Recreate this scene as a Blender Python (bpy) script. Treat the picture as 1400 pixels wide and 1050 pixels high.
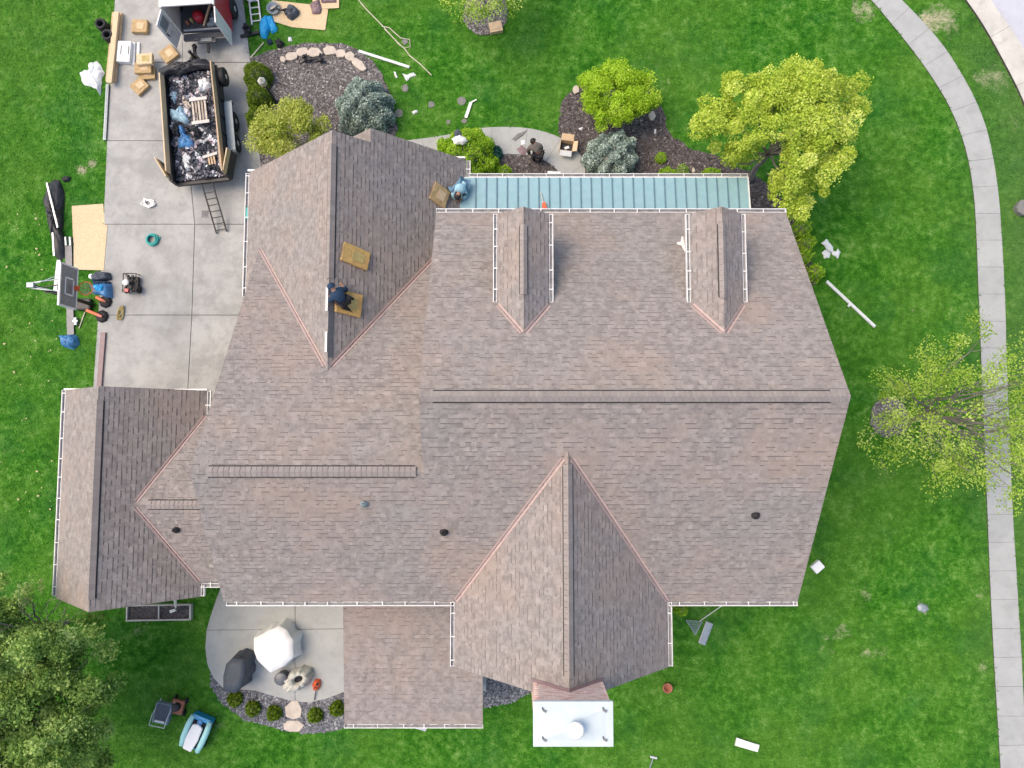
import bpy, bmesh, math, random
import numpy as np
from mathutils import Vector, Matrix
R = math.radians
for o in list(bpy.data.objects): bpy.data.objects.remove(o)
S = bpy.context.scene
COL = S.collection
random.seed(7); RNG = np.random.default_rng(7)

# ---------------------------------------------------------------- camera, sky, sun, exposure
H = 27.0; TILT = R(4.3); F = 972.0; CX, CY = 700.0, 525.0
cd = bpy.data.cameras.new('camera'); cam = bpy.data.objects.new('camera', cd); COL.objects.link(cam)
cam.location = (0, 0, H); cam.rotation_euler = (TILT, 0, 0)
cd.sensor_width = 36; cd.lens = F / 1400 * 36; cd.clip_end = 3000; cd.clip_start = 0.1
S.camera = cam
SUN_EL, SUN_AZ = R(60), R(-78)          # azimuth clockwise from +Y
w = bpy.data.worlds.new('World'); S.world = w; w.use_nodes = True
nt = w.node_tree; nt.nodes.clear()
sky = nt.nodes.new('ShaderNodeTexSky'); sky.sky_type = 'NISHITA'; sky.sun_disc = False
sky.sun_elevation = SUN_EL; sky.sun_rotation = SUN_AZ; sky.air_density = 1.0; sky.dust_density = 4.0; sky.ozone_density = 0.6
bg = nt.nodes.new('ShaderNodeBackground'); bg.inputs[1].default_value = 0.15
wo = nt.nodes.new('ShaderNodeOutputWorld')
nt.links.new(sky.outputs[0], bg.inputs[0]); nt.links.new(bg.outputs[0], wo.inputs[0])
sl = bpy.data.lights.new('sun', 'SUN'); sl.energy = 0.9; sl.angle = R(36); sl.color = (1.0, 0.74, 0.47)
so = bpy.data.objects.new('sun', sl); COL.objects.link(so)
sd = Vector((math.sin(SUN_AZ) * math.cos(SUN_EL), math.cos(SUN_AZ) * math.cos(SUN_EL), math.sin(SUN_EL)))
so.rotation_euler = sd.to_track_quat('Z', 'Y').to_euler(); so.location = (-20, 10, 30)
S.view_settings.view_transform = 'Standard'; S.view_settings.look = 'None'
S.view_settings.gamma = 1; S.view_settings.exposure = 0.84; S.view_settings.use_curve_mapping = False
S.render.engine = 'CYCLES'

# ---------------------------------------------------------------- measured photo points -> world
ct, st = math.cos(TILT), math.sin(TILT)
def ray(px, py):
    u = (px - CX) / F; v = (py - CY) / F
    return u, st - v * ct, -ct - v * st
def at(px, py, z=0.0):
    u, a, b = ray(px, py); k = (H - z) / -b
    return Vector((u * k, a * k, z))
def onp(px, py, pl, h=0.0):               # on the plane z = a + bX + cY, h above it
    a, b, c = pl; u, y, d = ray(px, py)
    k = (H - a - h) / (b * u + c * y - d)
    return Vector((u * k, y * k, H + d * k))
PPM = 36.0

# ---------------------------------------------------------------- materials
def new_mat(name):
    m = bpy.data.materials.new(name); m.use_nodes = True
    n = m.node_tree; b = n.nodes['Principled BSDF']; return m, n, b
def noise(n, vec, scale, detail=4, rough=.6):
    t = n.nodes.new('ShaderNodeTexNoise'); t.inputs['Scale'].default_value = scale
    t.inputs['Detail'].default_value = detail; t.inputs['Roughness'].default_value = rough
    n.links.new(vec, t.inputs['Vector']); return t.outputs['Fac']
def ramp(n, fac, stops):
    r = n.nodes.new('ShaderNodeValToRGB'); e = r.color_ramp.elements
    while len(e) < len(stops): e.new(0.5)
    for i, (p, c) in enumerate(stops):
        e[i].position = p; e[i].color = (c[0], c[1], c[2], 1)
    n.links.new(fac, r.inputs[0]); return r.outputs[0]
def mixc(n, fac, a, b, mode='MIX'):
    m = n.nodes.new('ShaderNodeMix'); m.data_type = 'RGBA'; m.blend_type = mode
    for s, v in ((m.inputs[0], fac), (m.inputs[6], a), (m.inputs[7], b)):
        if isinstance(v, (int, float)): s.default_value = v
        elif isinstance(v, tuple): s.default_value = (v[0], v[1], v[2], 1)
        else: n.links.new(v, s)
    return m.outputs[2]
def mth(n, op, a, b=None):
    m = n.nodes.new('ShaderNodeMath'); m.operation = op
    for s, v in ((m.inputs[0], a), (m.inputs[1], b)):
        if v is None: continue
        if isinstance(v, (int, float)): s.default_value = v
        else: n.links.new(v, s)
    return m.outputs[0]
def pos(n): return n.nodes.new('ShaderNodeNewGeometry').outputs['Position']
def bump(n, b, h, strength, dist=.02):
    q = n.nodes.new('ShaderNodeBump'); q.inputs['Strength'].default_value = strength; q.inputs['Distance'].default_value = dist
    n.links.new(h, q.inputs['Height']); n.links.new(q.outputs[0], b.inputs['Normal'])
MATS = {}
def mat(name, c, c2=None, scale=6, rough=.75, metal=0, bmp=.25, bscale=60, lo=.35, hi=.65):
    if name in MATS: return MATS[name]
    m, n, b = new_mat(name)
    if c2 is None: c2 = tuple(x * .72 for x in c)
    p = pos(n); f = noise(n, p, scale, 6, .65)
    col = ramp(n, f, [(lo, c2), (hi, c)])
    f2 = noise(n, p, bscale, 3)
    col = mixc(n, mth(n, 'MULTIPLY', f2, .35), col, tuple(x * .6 for x in c))
    n.links.new(col, b.inputs['Base Color'])
    b.inputs['Roughness'].default_value = rough; b.inputs['Metallic'].default_value = metal
    if bmp: bump(n, b, f2, bmp)
    MATS[name] = m; return m
def tone_mat(name, stops, rough=.85, transl=0.0, big=None, patch=None, bscale=0):
    m, n, b = new_mat(name)
    at_ = n.nodes.new('ShaderNodeAttribute'); at_.attribute_name = 'tone'
    col = ramp(n, at_.outputs['Fac'], stops)
    p = pos(n)
    if patch:
        f = noise(n, p, patch[0], 5, .6)
        f = ramp(n, f, [(.35, (0, 0, 0)), (.68, (1, 1, 1))])
        col = mixc(n, mth(n, 'MULTIPLY', f, patch[2]), col, patch[1], patch[3] if len(patch) > 3 else 'MIX')
    if name == 'weathered_shingle':
        f = ramp(n, noise(n, p, 4.5, 6, .75), [(.40, (.74, .74, .75)), (.60, (1.12, 1.12, 1.12))]); col = mixc(n, 1.0, col, f, 'MULTIPLY')
        f = ramp(n, noise(n, p, .33, 5, .65), [(.46, (0, 0, 0)), (.66, (1, 1, 1))]); col = mixc(n, mth(n, 'MULTIPLY', f, .5), col, (.38, .285, .225))
    if bscale:
        f3 = noise(n, p, bscale, 3)
        col = mixc(n, mth(n, 'MULTIPLY', f3, .4), col, tuple(.55 * x for x in stops[len(stops) // 2][1]))
    n.links.new(col, b.inputs['Base Color']); b.inputs['Roughness'].default_value = rough
    if transl:
        tr = n.nodes.new('ShaderNodeBsdfTranslucent'); n.links.new(col, tr.inputs[0])
        ms = n.nodes.new('ShaderNodeMixShader'); ms.inputs[0].default_value = transl
        out = [q for q in n.nodes if q.type == 'OUTPUT_MATERIAL'][0]
        b.inputs['Specular IOR Level'].default_value = .2
        n.links.new(b.outputs[0], ms.inputs[1]); n.links.new(tr.outputs[0], ms.inputs[2]); n.links.new(ms.outputs[0], out.inputs[0])
    MATS[name] = m; return m

def grass_mat(name, gain):
    m, n, b = new_mat(name); p = pos(n)
    big = noise(n, p, .22, 4, .55); mid = noise(n, p, .9, 6, .7); n4 = noise(n, p, 3.6, 5, .7); fine = noise(n, p, 15, 5, .75)
    mx = mth(n, 'ADD', mth(n, 'ADD', mth(n, 'MULTIPLY', mid, .36), mth(n, 'MULTIPLY', n4, .40)), mth(n, 'MULTIPLY', fine, .24))
    col = ramp(n, mx, [(.385, (.014, .085, .006)), (.45, (.026, .125, .009)), (.50, (.044, .165, .014)), (.555, (.078, .215, .028)), (.62, (.15, .29, .07))])
    bl = ramp(n, big, [(.40, (0, 0, 0)), (.62, (1, 1, 1))])
    col = mixc(n, mth(n, 'MULTIPLY', bl, .40), col, (.085, .190, .026))
    b2 = ramp(n, noise(n, p, .5, 4, .6), [(.50, (0, 0, 0)), (.68, (1, 1, 1))])
    col = mixc(n, mth(n, 'MULTIPLY', b2, .38), col, (.022, .112, .026))
    b3 = ramp(n, noise(n, p, 1.7, 7, .8), [(.60, (0, 0, 0)), (.76, (1, 1, 1))])
    col = mixc(n, mth(n, 'MULTIPLY', b3, .5), col, (.16, .24, .09))
    # worn strip towards the road and pale dry patches
    spots = [((1180, 14), .9, .95), ((1290, 26), 1.15, 1.0), ((1262, 30), .7, .8), ((1362, 108), .9, .95), ((1335, 105), .6, .6), ((112, 233), .5, .95), ((130, 224), .36, .9),
             ((1212, 640), .8, .6), ((1240, 430), 1.4, .4), ((1180, 812), .8, .62), ((1262, 831), .5, .8), ((1340, 812), .45, .75), ((1130, 880), .9, .5),
             ((1345, 912), .45, .75), ((915, 115), 1.0, .4), ((890, 80), 1.0, .4), ((300, 990), .6, .6), ((190, 860), .9, .6), ((1155, 862), .5, .7), ((1185, 893), .4, .8), ((1205, 893), .4, .75),
             ((700, 168), .8, .45), ((1385, 165), .9, .6)]
    tot = None
    for (q, r, s) in spots:
        v = at(*q)
        dn = n.nodes.new('ShaderNodeVectorMath'); dn.operation = 'DISTANCE'; dn.inputs[1].default_value = v
        n.links.new(p, dn.inputs[0])
        g = mth(n, 'MULTIPLY', mth(n, 'MAXIMUM', mth(n, 'SUBTRACT', 1.0, mth(n, 'DIVIDE', dn.outputs['Value'], r)), 0.0), s)
        tot = g if tot is None else mth(n, 'ADD', tot, g)
    pn = noise(n, p, 3.2, 10, .85)
    k = mth(n, 'MULTIPLY', mth(n, 'MAXIMUM', mth(n, 'SUBTRACT', mth(n, 'ADD', mth(n, 'MULTIPLY', tot, .55), mth(n, 'MULTIPLY', pn, 1.9)), 1.22), 0.0), 2.6)
    k = mth(n, 'MINIMUM', mth(n, 'MULTIPLY', k, mth(n, 'MINIMUM', mth(n, 'MULTIPLY', tot, 4.0), 1.0)), .9)
    col = mixc(n, k, col, (.46, .42, .30))
    sx = n.nodes.new('ShaderNodeSeparateXYZ'); n.links.new(p, sx.inputs[0])
    e = mth(n, 'MULTIPLY', mth(n, 'MAXIMUM', mth(n, 'SUBTRACT', sx.outputs[0], 16.6), 0.0), .16)
    e = mth(n, 'MINIMUM', e, .5)
    col = mixc(n, e, col, (.075, .145, .045))
    if gain != 1: col = mixc(n, 1.0, col, (gain, gain, gain), 'MULTIPLY')
    n.links.new(col, b.inputs['Base Color']); b.inputs['Roughness'].default_value = .8
    b.inputs['Specular IOR Level'].default_value = .05
    bump(n, b, fine, .5, .04)
    return m
def mulch_mat(name, c, c2, dark=.4):
    m, n, b = new_mat(name); p = pos(n)
    v = n.nodes.new('ShaderNodeTexVoronoi'); v.inputs['Scale'].default_value = 22; n.links.new(p, v.inputs['Vector'])
    hs = n.nodes.new('ShaderNodeSeparateColor'); n.links.new(v.outputs['Color'], hs.inputs[0])
    col = ramp(n, hs.outputs[0], [(0, tuple(x * dark for x in c)), (.5, c), (1, c2)])
    f = noise(n, p, 1.6, 5)
    col = mixc(n, mth(n, 'MULTIPLY', ramp(n, f, [(.4, (0, 0, 0)), (.7, (1, 1, 1))]), .45), col, c2)
    n.links.new(col, b.inputs['Base Color']); b.inputs['Roughness'].default_value = .95
    bump(n, b, v.outputs['Distance'], .8, .05); return m
def concrete_mat(name, c, c2, stain=(.26, .25, .24)):
    m, n, b = new_mat(name); p = pos(n)
    oi = n.nodes.new('ShaderNodeObjectInfo')
    f = noise(n, p, .9, 7, .7); col = ramp(n, f, [(.38, c2), (.60, c)])
    f2 = noise(n, p, 2.3, 6, .75); col = mixc(n, ramp(n, f2, [(.50, (0, 0, 0)), (.72, (.6, .6, .6))]), col, stain)
    f3 = noise(n, p, 70, 3); col = mixc(n, mth(n, 'MULTIPLY', f3, .25), col, stain)
    col = mixc(n, mth(n, 'MULTIPLY', oi.outputs['Random'], .22), col, tuple(.8 * x for x in c))
    n.links.new(col, b.inputs['Base Color']); b.inputs['Roughness'].default_value = .85
    bump(n, b, f3, .2); return m

M = {}
M['grass'] = grass_mat('lawn_grass', 1.0); M['blade'] = grass_mat('grass_blade', 1.3)
M['mulch'] = mulch_mat('bark_mulch', (.085, .074, .076), (.16, .142, .145))
M['mulch2'] = mulch_mat('weathered_mulch', (.10, .094, .098), (.20, .19, .195))
M['gravel'] = mulch_mat('blue_grey_gravel', (.10, .105, .125), (.21, .215, .25))
M['conc'] = concrete_mat('driveway_concrete', (.43, .435, .42), (.29, .298, .288), (.22, .22, .212))
M['walk'] = concrete_mat('sidewalk_concrete', (.41, .43, .42), (.34, .36, .352), (.26, .27, .26))
M['kerb'] = concrete_mat('kerb_concrete', (.62, .61, .55), (.50, .49, .44))
M['road'] = concrete_mat('road_concrete', (.50, .52, .58), (.45, .47, .52), (.40, .41, .45))
M['joint'] = mat('joint_soil', (.09, .085, .075))
M['shingle'] = tone_mat('weathered_shingle', [(0, (.172, .152, .141)), (.3, (.258, .230, .214)), (.65, (.320, .286, .265)), (1, (.415, .37, .34))], .95, patch=(.5, (.280, .272, .270), .6), bscale=90)
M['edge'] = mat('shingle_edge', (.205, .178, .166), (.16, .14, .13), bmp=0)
M['cap'] = mat('ridge_cap_shingle', (.33, .295, .275), (.26, .23, .215), scale=3.3, bscale=80)
_n = M['cap'].node_tree; _b = _n.nodes['Principled BSDF']; _c = _b.inputs['Base Color'].links[0].from_socket; _o = _n.nodes.new('ShaderNodeObjectInfo')
_n.links.new(mixc(_n, mth(_n, 'MULTIPLY', _o.outputs['Random'], .4), _c, (.20, .175, .165)), _b.inputs['Base Color'])
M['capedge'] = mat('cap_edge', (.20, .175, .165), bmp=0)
M['vent'] = mat('ridge_vent_dark', (.028, .026, .028))
M['white'] = mat('white_metal', (.82, .82, .81), (.60, .60, .58), scale=3.5, rough=.4, bmp=0, lo=.3, hi=.5)
M['leaf_litter'] = mat('dry_leaf', (.50, .47, .25), (.35, .33, .16), bmp=0)
M['gshade_dirt'] = mat('gutter_shade_dirt', (.30, .31, .32), (.14, .14, .135), scale=6)  # gutter floor: shade inside the channel painted into the grey, mottled with dirt
M['trim'] = mat('painted_trim', (.62, .60, .55), (.52, .50, .46), rough=.6, bmp=0)
M['copper'] = mat('copper_flashing', (.52, .38, .345), (.40, .29, .27), scale=9, rough=.45, bmp=0)
M['seam'] = mat('patina_metal', (.275, .455, .505), (.235, .41, .46), scale=4, rough=.38, bmp=.05)
M['seamd'] = mat('patina_seam', (.13, .25, .32), rough=.4, bmp=0)
M['siding'] = mat('tan_siding', (.48, .43, .36), rough=.8)
M['glass'] = mat('window_glass', (.05, .07, .09), rough=.08, bmp=0)
M['brick'] = tone_mat('red_brick', [(0, (.55, .32, .28)), (.4, (.70, .48, .43)), (1, (.82, .70, .63))], .85, bscale=50)
M['mortar'] = mat('pale_mortar', (.80, .77, .72), (.74, .70, .66))
M['capst'] = mat('chimney_cap_metal', (.60, .68, .70), (.52, .61, .64), scale=2, rough=.35, bmp=0)
M['black'] = mat('black_paint', (.022, .023, .026), rough=.5, bmp=0)
M['rubber'] = mat('black_rubber', (.018, .018, .02), rough=.7)
M['tarpk'] = mat('black_tarp', (.030, .033, .040), (.016, .018, .022), rough=.5)
M['slate'] = mat('slate_cloth', (.075, .095, .125), (.05, .065, .085), rough=.7)
M['navy'] = mat('navy_cloth', (.016, .050, .105), (.010, .032, .07), rough=.85)
M['jean'] = mat('denim', (.16, .30, .42), (.09, .18, .28), rough=.9)
M['pale'] = mat('pale_blue_cloth', (.42, .68, .78), (.25, .5, .62), rough=.85)
M['dcloth'] = mat('dark_trousers', (.020, .021, .027), rough=.9)
M['gcloth'] = mat('grey_brown_shirt', (.17, .155, .14), (.11, .10, .095), rough=.9)
M['skin'] = mat('skin', (.45, .26, .18), rough=.6, bmp=0)
M['hair'] = mat('dark_hair', (.02, .015, .012), rough=.7)
M['osb'] = mat('strand_board', (.70, .56, .36), (.58, .45, .27), scale=12, bscale=45)
M['wood'] = mat('fresh_lumber', (.62, .46, .29), (.50, .36, .22), scale=5)
M['oldwood'] = mat('weathered_wood', (.42, .36, .28), (.30, .25, .2), scale=7)
M['wrap'] = mat('tan_bundle_wrap', (.50, .36, .18), (.38, .27, .13), scale=8)
M['wrapg'] = mat('golden_bundle_wrap', (.60, .40, .14), (.46, .29, .10), scale=9)
M['wrapd'] = mat('bundle_side', (.26, .18, .10))
M['card'] = mat('cardboard', (.66, .50, .32), (.55, .40, .24))
M['wplas'] = mat('white_plastic', (.80, .83, .83), (.66, .71, .73), scale=8, rough=.4)
M['cream'] = mat('cream_cloth', (.60, .60, .53), (.38, .38, .33), scale=7)
M['wcover'] = mat('white_cover', (.90, .91, .90), (.84, .86, .86), scale=2, rough=.5)
M['gcover'] = mat('grill_cover', (.062, .078, .10), (.045, .058, .076), scale=3, rough=.6)
M['blue'] = mat('bright_blue_tarp', (.02, .42, .82), (.015, .30, .65), rough=.4)
M['blue2'] = mat('mid_blue_plastic', (.08, .27, .55), (.05, .18, .40), rough=.4)
M['lblue'] = mat('light_blue_sheet', (.42, .62, .72), (.30, .48, .58), rough=.5)
M['teal'] = mat('teal_hose', (.02, .42, .38), (.01, .30, .28), rough=.4)
M['dteal'] = mat('teal_leaf', (.04, .17, .14), (.02, .09, .08))
M['red'] = mat('red_paint', (.55, .03, .05), (.42, .02, .04), rough=.3, bmp=0)
M['orange'] = mat('orange_plastic', (.78, .14, .04), (.6, .1, .03), rough=.4)
M['terra'] = mat('terracotta', (.42, .16, .10))
M['alu'] = mat('aluminium', (.70, .72, .73), (.6, .62, .63), rough=.35, metal=.3, bmp=0)
M['galv'] = mat('galvanised_steel', (.36, .42, .44), (.28, .33, .36), rough=.4, metal=.4, bmp=0)
M['steel'] = mat('grey_steel', (.14, .15, .17), rough=.45, metal=.3, bmp=0)
M['toy'] = mat('mint_plastic', (.42, .78, .76), (.38, .72, .70), rough=.35, bmp=0)
M['toyb'] = mat('sky_blue_plastic', (.02, .30, .60), rough=.35, bmp=0)
M['mowg'] = mat('mower_grey', (.20, .25, .31), rough=.5)
M['purple'] = mat('mauve_metal', (.24, .165, .175), (.19, .13, .14), rough=.5, bmp=0)
M['stone'] = mat('pale_flagstone', (.62, .55, .46), (.46, .40, .34), scale=5)
M['gstone'] = mat('grey_stepping_stone', (.23, .22, .225), (.15, .165, .13), scale=8)
M['rope'] = mat('rope', (.66, .62, .50), (.5, .46, .36))
M['yrope'] = mat('yellow_rope', (.52, .42, .17), (.36, .28, .1))
M['bark'] = mat('bark', (.30, .27, .25), (.19, .17, .155), scale=10)
M['amber'] = mat('lantern_glass', (.72, .60, .38), rough=.3, bmp=0)
M['bb'] = mat('backboard_panel', (.20, .22, .23), rough=.15, bmp=0)
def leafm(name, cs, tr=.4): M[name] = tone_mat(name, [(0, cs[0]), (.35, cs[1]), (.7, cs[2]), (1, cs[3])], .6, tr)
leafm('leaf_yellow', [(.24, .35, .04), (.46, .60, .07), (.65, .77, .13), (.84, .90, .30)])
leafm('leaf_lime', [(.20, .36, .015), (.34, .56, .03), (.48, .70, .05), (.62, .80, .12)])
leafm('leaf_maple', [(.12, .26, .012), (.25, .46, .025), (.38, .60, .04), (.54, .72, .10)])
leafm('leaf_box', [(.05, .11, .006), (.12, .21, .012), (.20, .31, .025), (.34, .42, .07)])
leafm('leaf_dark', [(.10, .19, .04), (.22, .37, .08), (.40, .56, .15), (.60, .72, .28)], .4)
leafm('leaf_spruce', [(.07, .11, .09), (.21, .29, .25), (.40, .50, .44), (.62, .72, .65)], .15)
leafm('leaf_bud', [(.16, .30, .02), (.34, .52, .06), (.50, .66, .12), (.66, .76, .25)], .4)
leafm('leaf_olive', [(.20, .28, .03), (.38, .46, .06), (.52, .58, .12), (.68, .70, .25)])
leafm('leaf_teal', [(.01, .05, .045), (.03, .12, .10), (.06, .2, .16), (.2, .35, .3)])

# ---------------------------------------------------------------- builders
def props(o, label=None, cat=None, group=None, kind=None):
    if label: o['label'] = label
    if cat: o['category'] = cat
    if group: o['group'] = group
    if kind: o['kind'] = kind
    return o
def thing(name, label, cat, loc=(0, 0, 0), rz=0, group=None):
    o = bpy.data.objects.new(name, None); COL.objects.link(o); o.location = loc; o.rotation_euler = (0, 0, rz)
    o.empty_display_size = .2
    return props(o, label, cat, group)
def link(name, me, parent=None, loc=(0, 0, 0)):
    o = bpy.data.objects.new(name, me); COL.objects.link(o); o.location = loc
    if parent: o.parent = parent
    return o
class MB:
    def __init__(s): s.b = bmesh.new()
    def _mi(s, fs, m):
        for f in fs: f.material_index = m
    def box(s, c, d, rz=0, m=0, bev=0, rot=None):
        vs = [s.b.verts.new(Vector((x * d[0] / 2, y * d[1] / 2, z * d[2] / 2))) for x in (-1, 1) for y in (-1, 1) for z in (-1, 1)]
        q = [(0, 1, 3, 2), (4, 6, 7, 5), (0, 4, 5, 1), (2, 3, 7, 6), (0, 2, 6, 4), (1, 5, 7, 3)]
        fs = [s.b.faces.new([vs[i] for i in f]) for f in q]; s._mi(fs, m)
        if bev:
            es = list({e for f in fs for e in f.edges})
            r = bmesh.ops.bevel(s.b, geom=es, offset=bev, segments=2, affect='EDGES', profile=.6)
            fs2 = r['faces']; s._mi(fs2, m)
            vs = list({v for f in list(fs2) + [f for f in fs if f.is_valid] for v in f.verts})
        X = Matrix.Translation(Vector(c)) @ (rot.to_4x4() if rot is not None else Matrix.Rotation(rz, 4, 'Z'))
        for v in vs: v.co = X @ v.co
        return vs
    def bar(s, p0, p1, wd, ht, m=0, bev=0):      # box along p0->p1
        p0, p1 = Vector(p0), Vector(p1); d = p1 - p0; L = d.length; x = d.normalized()
        up = Vector((0, 0, 1)) if abs(x.z) < .95 else Vector((1, 0, 0))
        y = up.cross(x).normalized(); z = x.cross(y)
        rot = Matrix((x, y, z)).transposed()
        return s.box((p0 + p1) / 2, (L, wd, ht), m=m, bev=bev, rot=rot)
    def tube(s, pts, r, n=8, m=0, cap=True):
        pts = [Vector(p) for p in pts]; rs = r if isinstance(r, (list, tuple)) else [r] * len(pts)
        rings = []; prev = None
        for i, p in enumerate(pts):
            d = (pts[min(i + 1, len(pts) - 1)] - pts[max(i - 1, 0)])
            d = d.normalized() if d.length > 1e-9 else Vector((0, 0, 1))
            if prev is None: a = d.orthogonal().normalized()
            else: a = (prev - d * prev.dot(d)); a = a.normalized() if a.length > 1e-6 else d.orthogonal().normalized()
            prev = a; c = d.cross(a)
            rings.append([s.b.verts.new(p + (a * math.cos(t) + c * math.sin(t)) * rs[i]) for t in [2 * math.pi * k / n for k in range(n)]])
        fs = []
        for A, B in zip(rings, rings[1:]):
            for k in range(n): fs.append(s.b.faces.new((A[k], A[(k + 1) % n], B[(k + 1) % n], B[k])))
        if cap: fs.append(s.b.faces.new(rings[0][::-1])); fs.append(s.b.faces.new(rings[-1]))
        for f in fs: f.smooth = n > 6
        s._mi(fs, m)
    def lathe(s, c, prof, n=20, m=0, axis='Z', rz=0):   # prof: (r, h) list
        rot = {'Z': Matrix.Identity(4), 'X': Matrix.Rotation(R(90), 4, 'Y'), 'Y': Matrix.Rotation(R(-90), 4, 'X')}[axis]
        X = Matrix.Translation(Vector(c)) @ Matrix.Rotation(rz, 4, 'Z') @ rot
        rings = []
        for r, h in prof:
            rings.append([s.b.verts.new(X @ Vector((r * math.cos(2 * math.pi * k / n), r * math.sin(2 * math.pi * k / n), h))) for k in range(n)])
        fs = []
        for A, B in zip(rings, rings[1:]):
            for k in range(n): fs.append(s.b.faces.new((A[k], A[(k + 1) % n], B[(k + 1) % n], B[k])))
        fs.append(s.b.faces.new(rings[0][::-1])); fs.append(s.b.faces.new(rings[-1]))
        for f in fs: f.smooth = True
        s._mi(fs, m)
    def prism(s, poly, z0, z1, m=0, ms=None):    # poly list of (x,y); z1 may be callable
        f0 = z0 if callable(z0) else (lambda x, y: z0); f1 = z1 if callable(z1) else (lambda x, y: z1)
        lo = [s.b.verts.new((p[0], p[1], f0(p[0], p[1]))) for p in poly]
        hi = [s.b.verts.new((p[0], p[1], f1(p[0], p[1]))) for p in poly]
        n = len(poly); fs = [s.b.faces.new(hi), s.b.faces.new(lo[::-1])]; s._mi(fs, m)
        sd_ = [s.b.faces.new((lo[i], lo[(i + 1) % n], hi[(i + 1) % n], hi[i])) for i in range(n)]
        s._mi(sd_, m if ms is None else ms)
    def blob(s, outline, h, z0=0, rings=6, wr=.15, seed=0, m=0, flat=.5, zf=None, n=None):
        """crumpled cloth: outline ring at the ground, rising to a wrinkled top"""
        rn = random.Random(seed); P = [Vector((p[0], p[1])) for p in outline]
        N = n or max(18, len(P) * 3); L = [(P[(i + 1) % len(P)] - P[i]).length for i in range(len(P))]; T = sum(L)
        ring = []
        for k in range(N):
            t = T * k / N; i = 0
            while t > L[i]: t -= L[i]; i += 1
            ring.append(P[i].lerp(P[(i + 1) % len(P)], t / L[i]))
        c = sum(ring, Vector((0, 0))) / N
        ph = [rn.uniform(0, 6.28) for _ in range(4)]
        R_ = []
        for j in range(rings):
            q = 1 - j / rings
            row = []
            for k, p in enumerate(ring):
                a = 2 * math.pi * k / N
                wv = math.sin(a * 5 + ph[0] + j) * .5 + math.sin(a * 9 + ph[1] - j * 1.3) * .3 + math.sin(a * 14 + ph[2]) * .2 + rn.uniform(-.35, .35)
                rr = q * (1 + wr * .25 * wv * (1 if j < 2 else .4))
                xy = c + (p - c) * rr
                z = 0 if j == 0 else h * (min(1, (1 - q) / max(.02, flat)) ** .5) * (1 + wr * wv * .6)
                zb = zf(xy.x, xy.y) if zf else z0
                row.append(s.b.verts.new((xy.x, xy.y, zb + z)))
            R_.append(row)
        top = s.b.verts.new((c.x, c.y, (zf(c.x, c.y) if zf else z0) + h))
        fs = []
        for A, B in zip(R_, R_[1:]):
            for k in range(N): fs.append(s.b.faces.new((A[k], A[(k + 1) % N], B[(k + 1) % N], B[k])))
        for k in range(N): fs.append(s.b.faces.new((R_[-1][k], R_[-1][(k + 1) % N], top)))
        for f in fs: f.smooth = rn.random() < .6
        s._mi(fs, m)
    def build(s, name, mats, parent=None, origin=None, **kw):
        if not isinstance(mats, (list, tuple)): mats = [mats]
        bmesh.ops.recalc_face_normals(s.b, faces=s.b.faces[:])
        off = Vector((0, 0, 0))
        if parent is None:
            vs = [v.co for v in s.b.verts]
            off = Vector(origin) if origin else Vector((sum(v.x for v in vs) / len(vs), sum(v.y for v in vs) / len(vs), min(v.z for v in vs)))
        elif origin is not None: off = Vector(origin)
        if off.length:
            for v in s.b.verts: v.co -= off
        me = bpy.data.meshes.new(name); s.b.to_mesh(me); s.b.free()
        for q in mats: me.materials.append(M[q])
        o = link(name, me, parent, off if parent is None else (0, 0, 0))
        return props(o, **kw)
def np_mesh(name, verts, faces, mats, tone=None, parent=None, mi=None, loc=(0, 0, 0), smooth=False):
    """verts (n,3), faces list-of-arrays or (m,k) array"""
    me = bpy.data.meshes.new(name); verts = np.asarray(verts, np.float32)
    if isinstance(faces, np.ndarray): k = faces.shape[1]; tot = np.full(len(faces), k, np.int32); li = faces.ravel().astype(np.int32)
    else: tot = np.array([len(f) for f in faces], np.int32); li = np.concatenate([np.asarray(f) for f in faces]).astype(np.int32)
    me.vertices.add(len(verts)); me.vertices.foreach_set('co', verts.ravel())
    me.loops.add(len(li)); me.loops.foreach_set('vertex_index', li)
    me.polygons.add(len(tot)); me.polygons.foreach_set('loop_start', np.concatenate(([0], np.cumsum(tot)[:-1])).astype(np.int32))
    me.polygons.foreach_set('loop_total', tot)
    for q in (mats if isinstance(mats, (list, tuple)) else [mats]): me.materials.append(M[q])
    if mi is not None: me.polygons.foreach_set('material_index', np.asarray(mi, np.int32))
    if tone is not None:
        a = me.attributes.new('tone', 'FLOAT', 'FACE'); a.data.foreach_set('value', np.asarray(tone, np.float32))
    me.update(calc_edges=True); me.validate(); me.polygons.foreach_set('use_smooth', np.zeros(len(me.polygons), bool)); me.update()
    return link(name, me, parent, loc)
def inpoly(x, y, poly):
    c = np.zeros(x.shape, bool); n = len(poly); j = n - 1
    for i in range(n):
        xi, yi = poly[i][0], poly[i][1]; xj, yj = poly[j][0], poly[j][1]
        if yi != yj: c ^= ((yi > y) != (yj > y)) & (x < (xj - xi) * (y - yi) / (yj - yi) + xi)
        j = i
    return c
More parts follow.
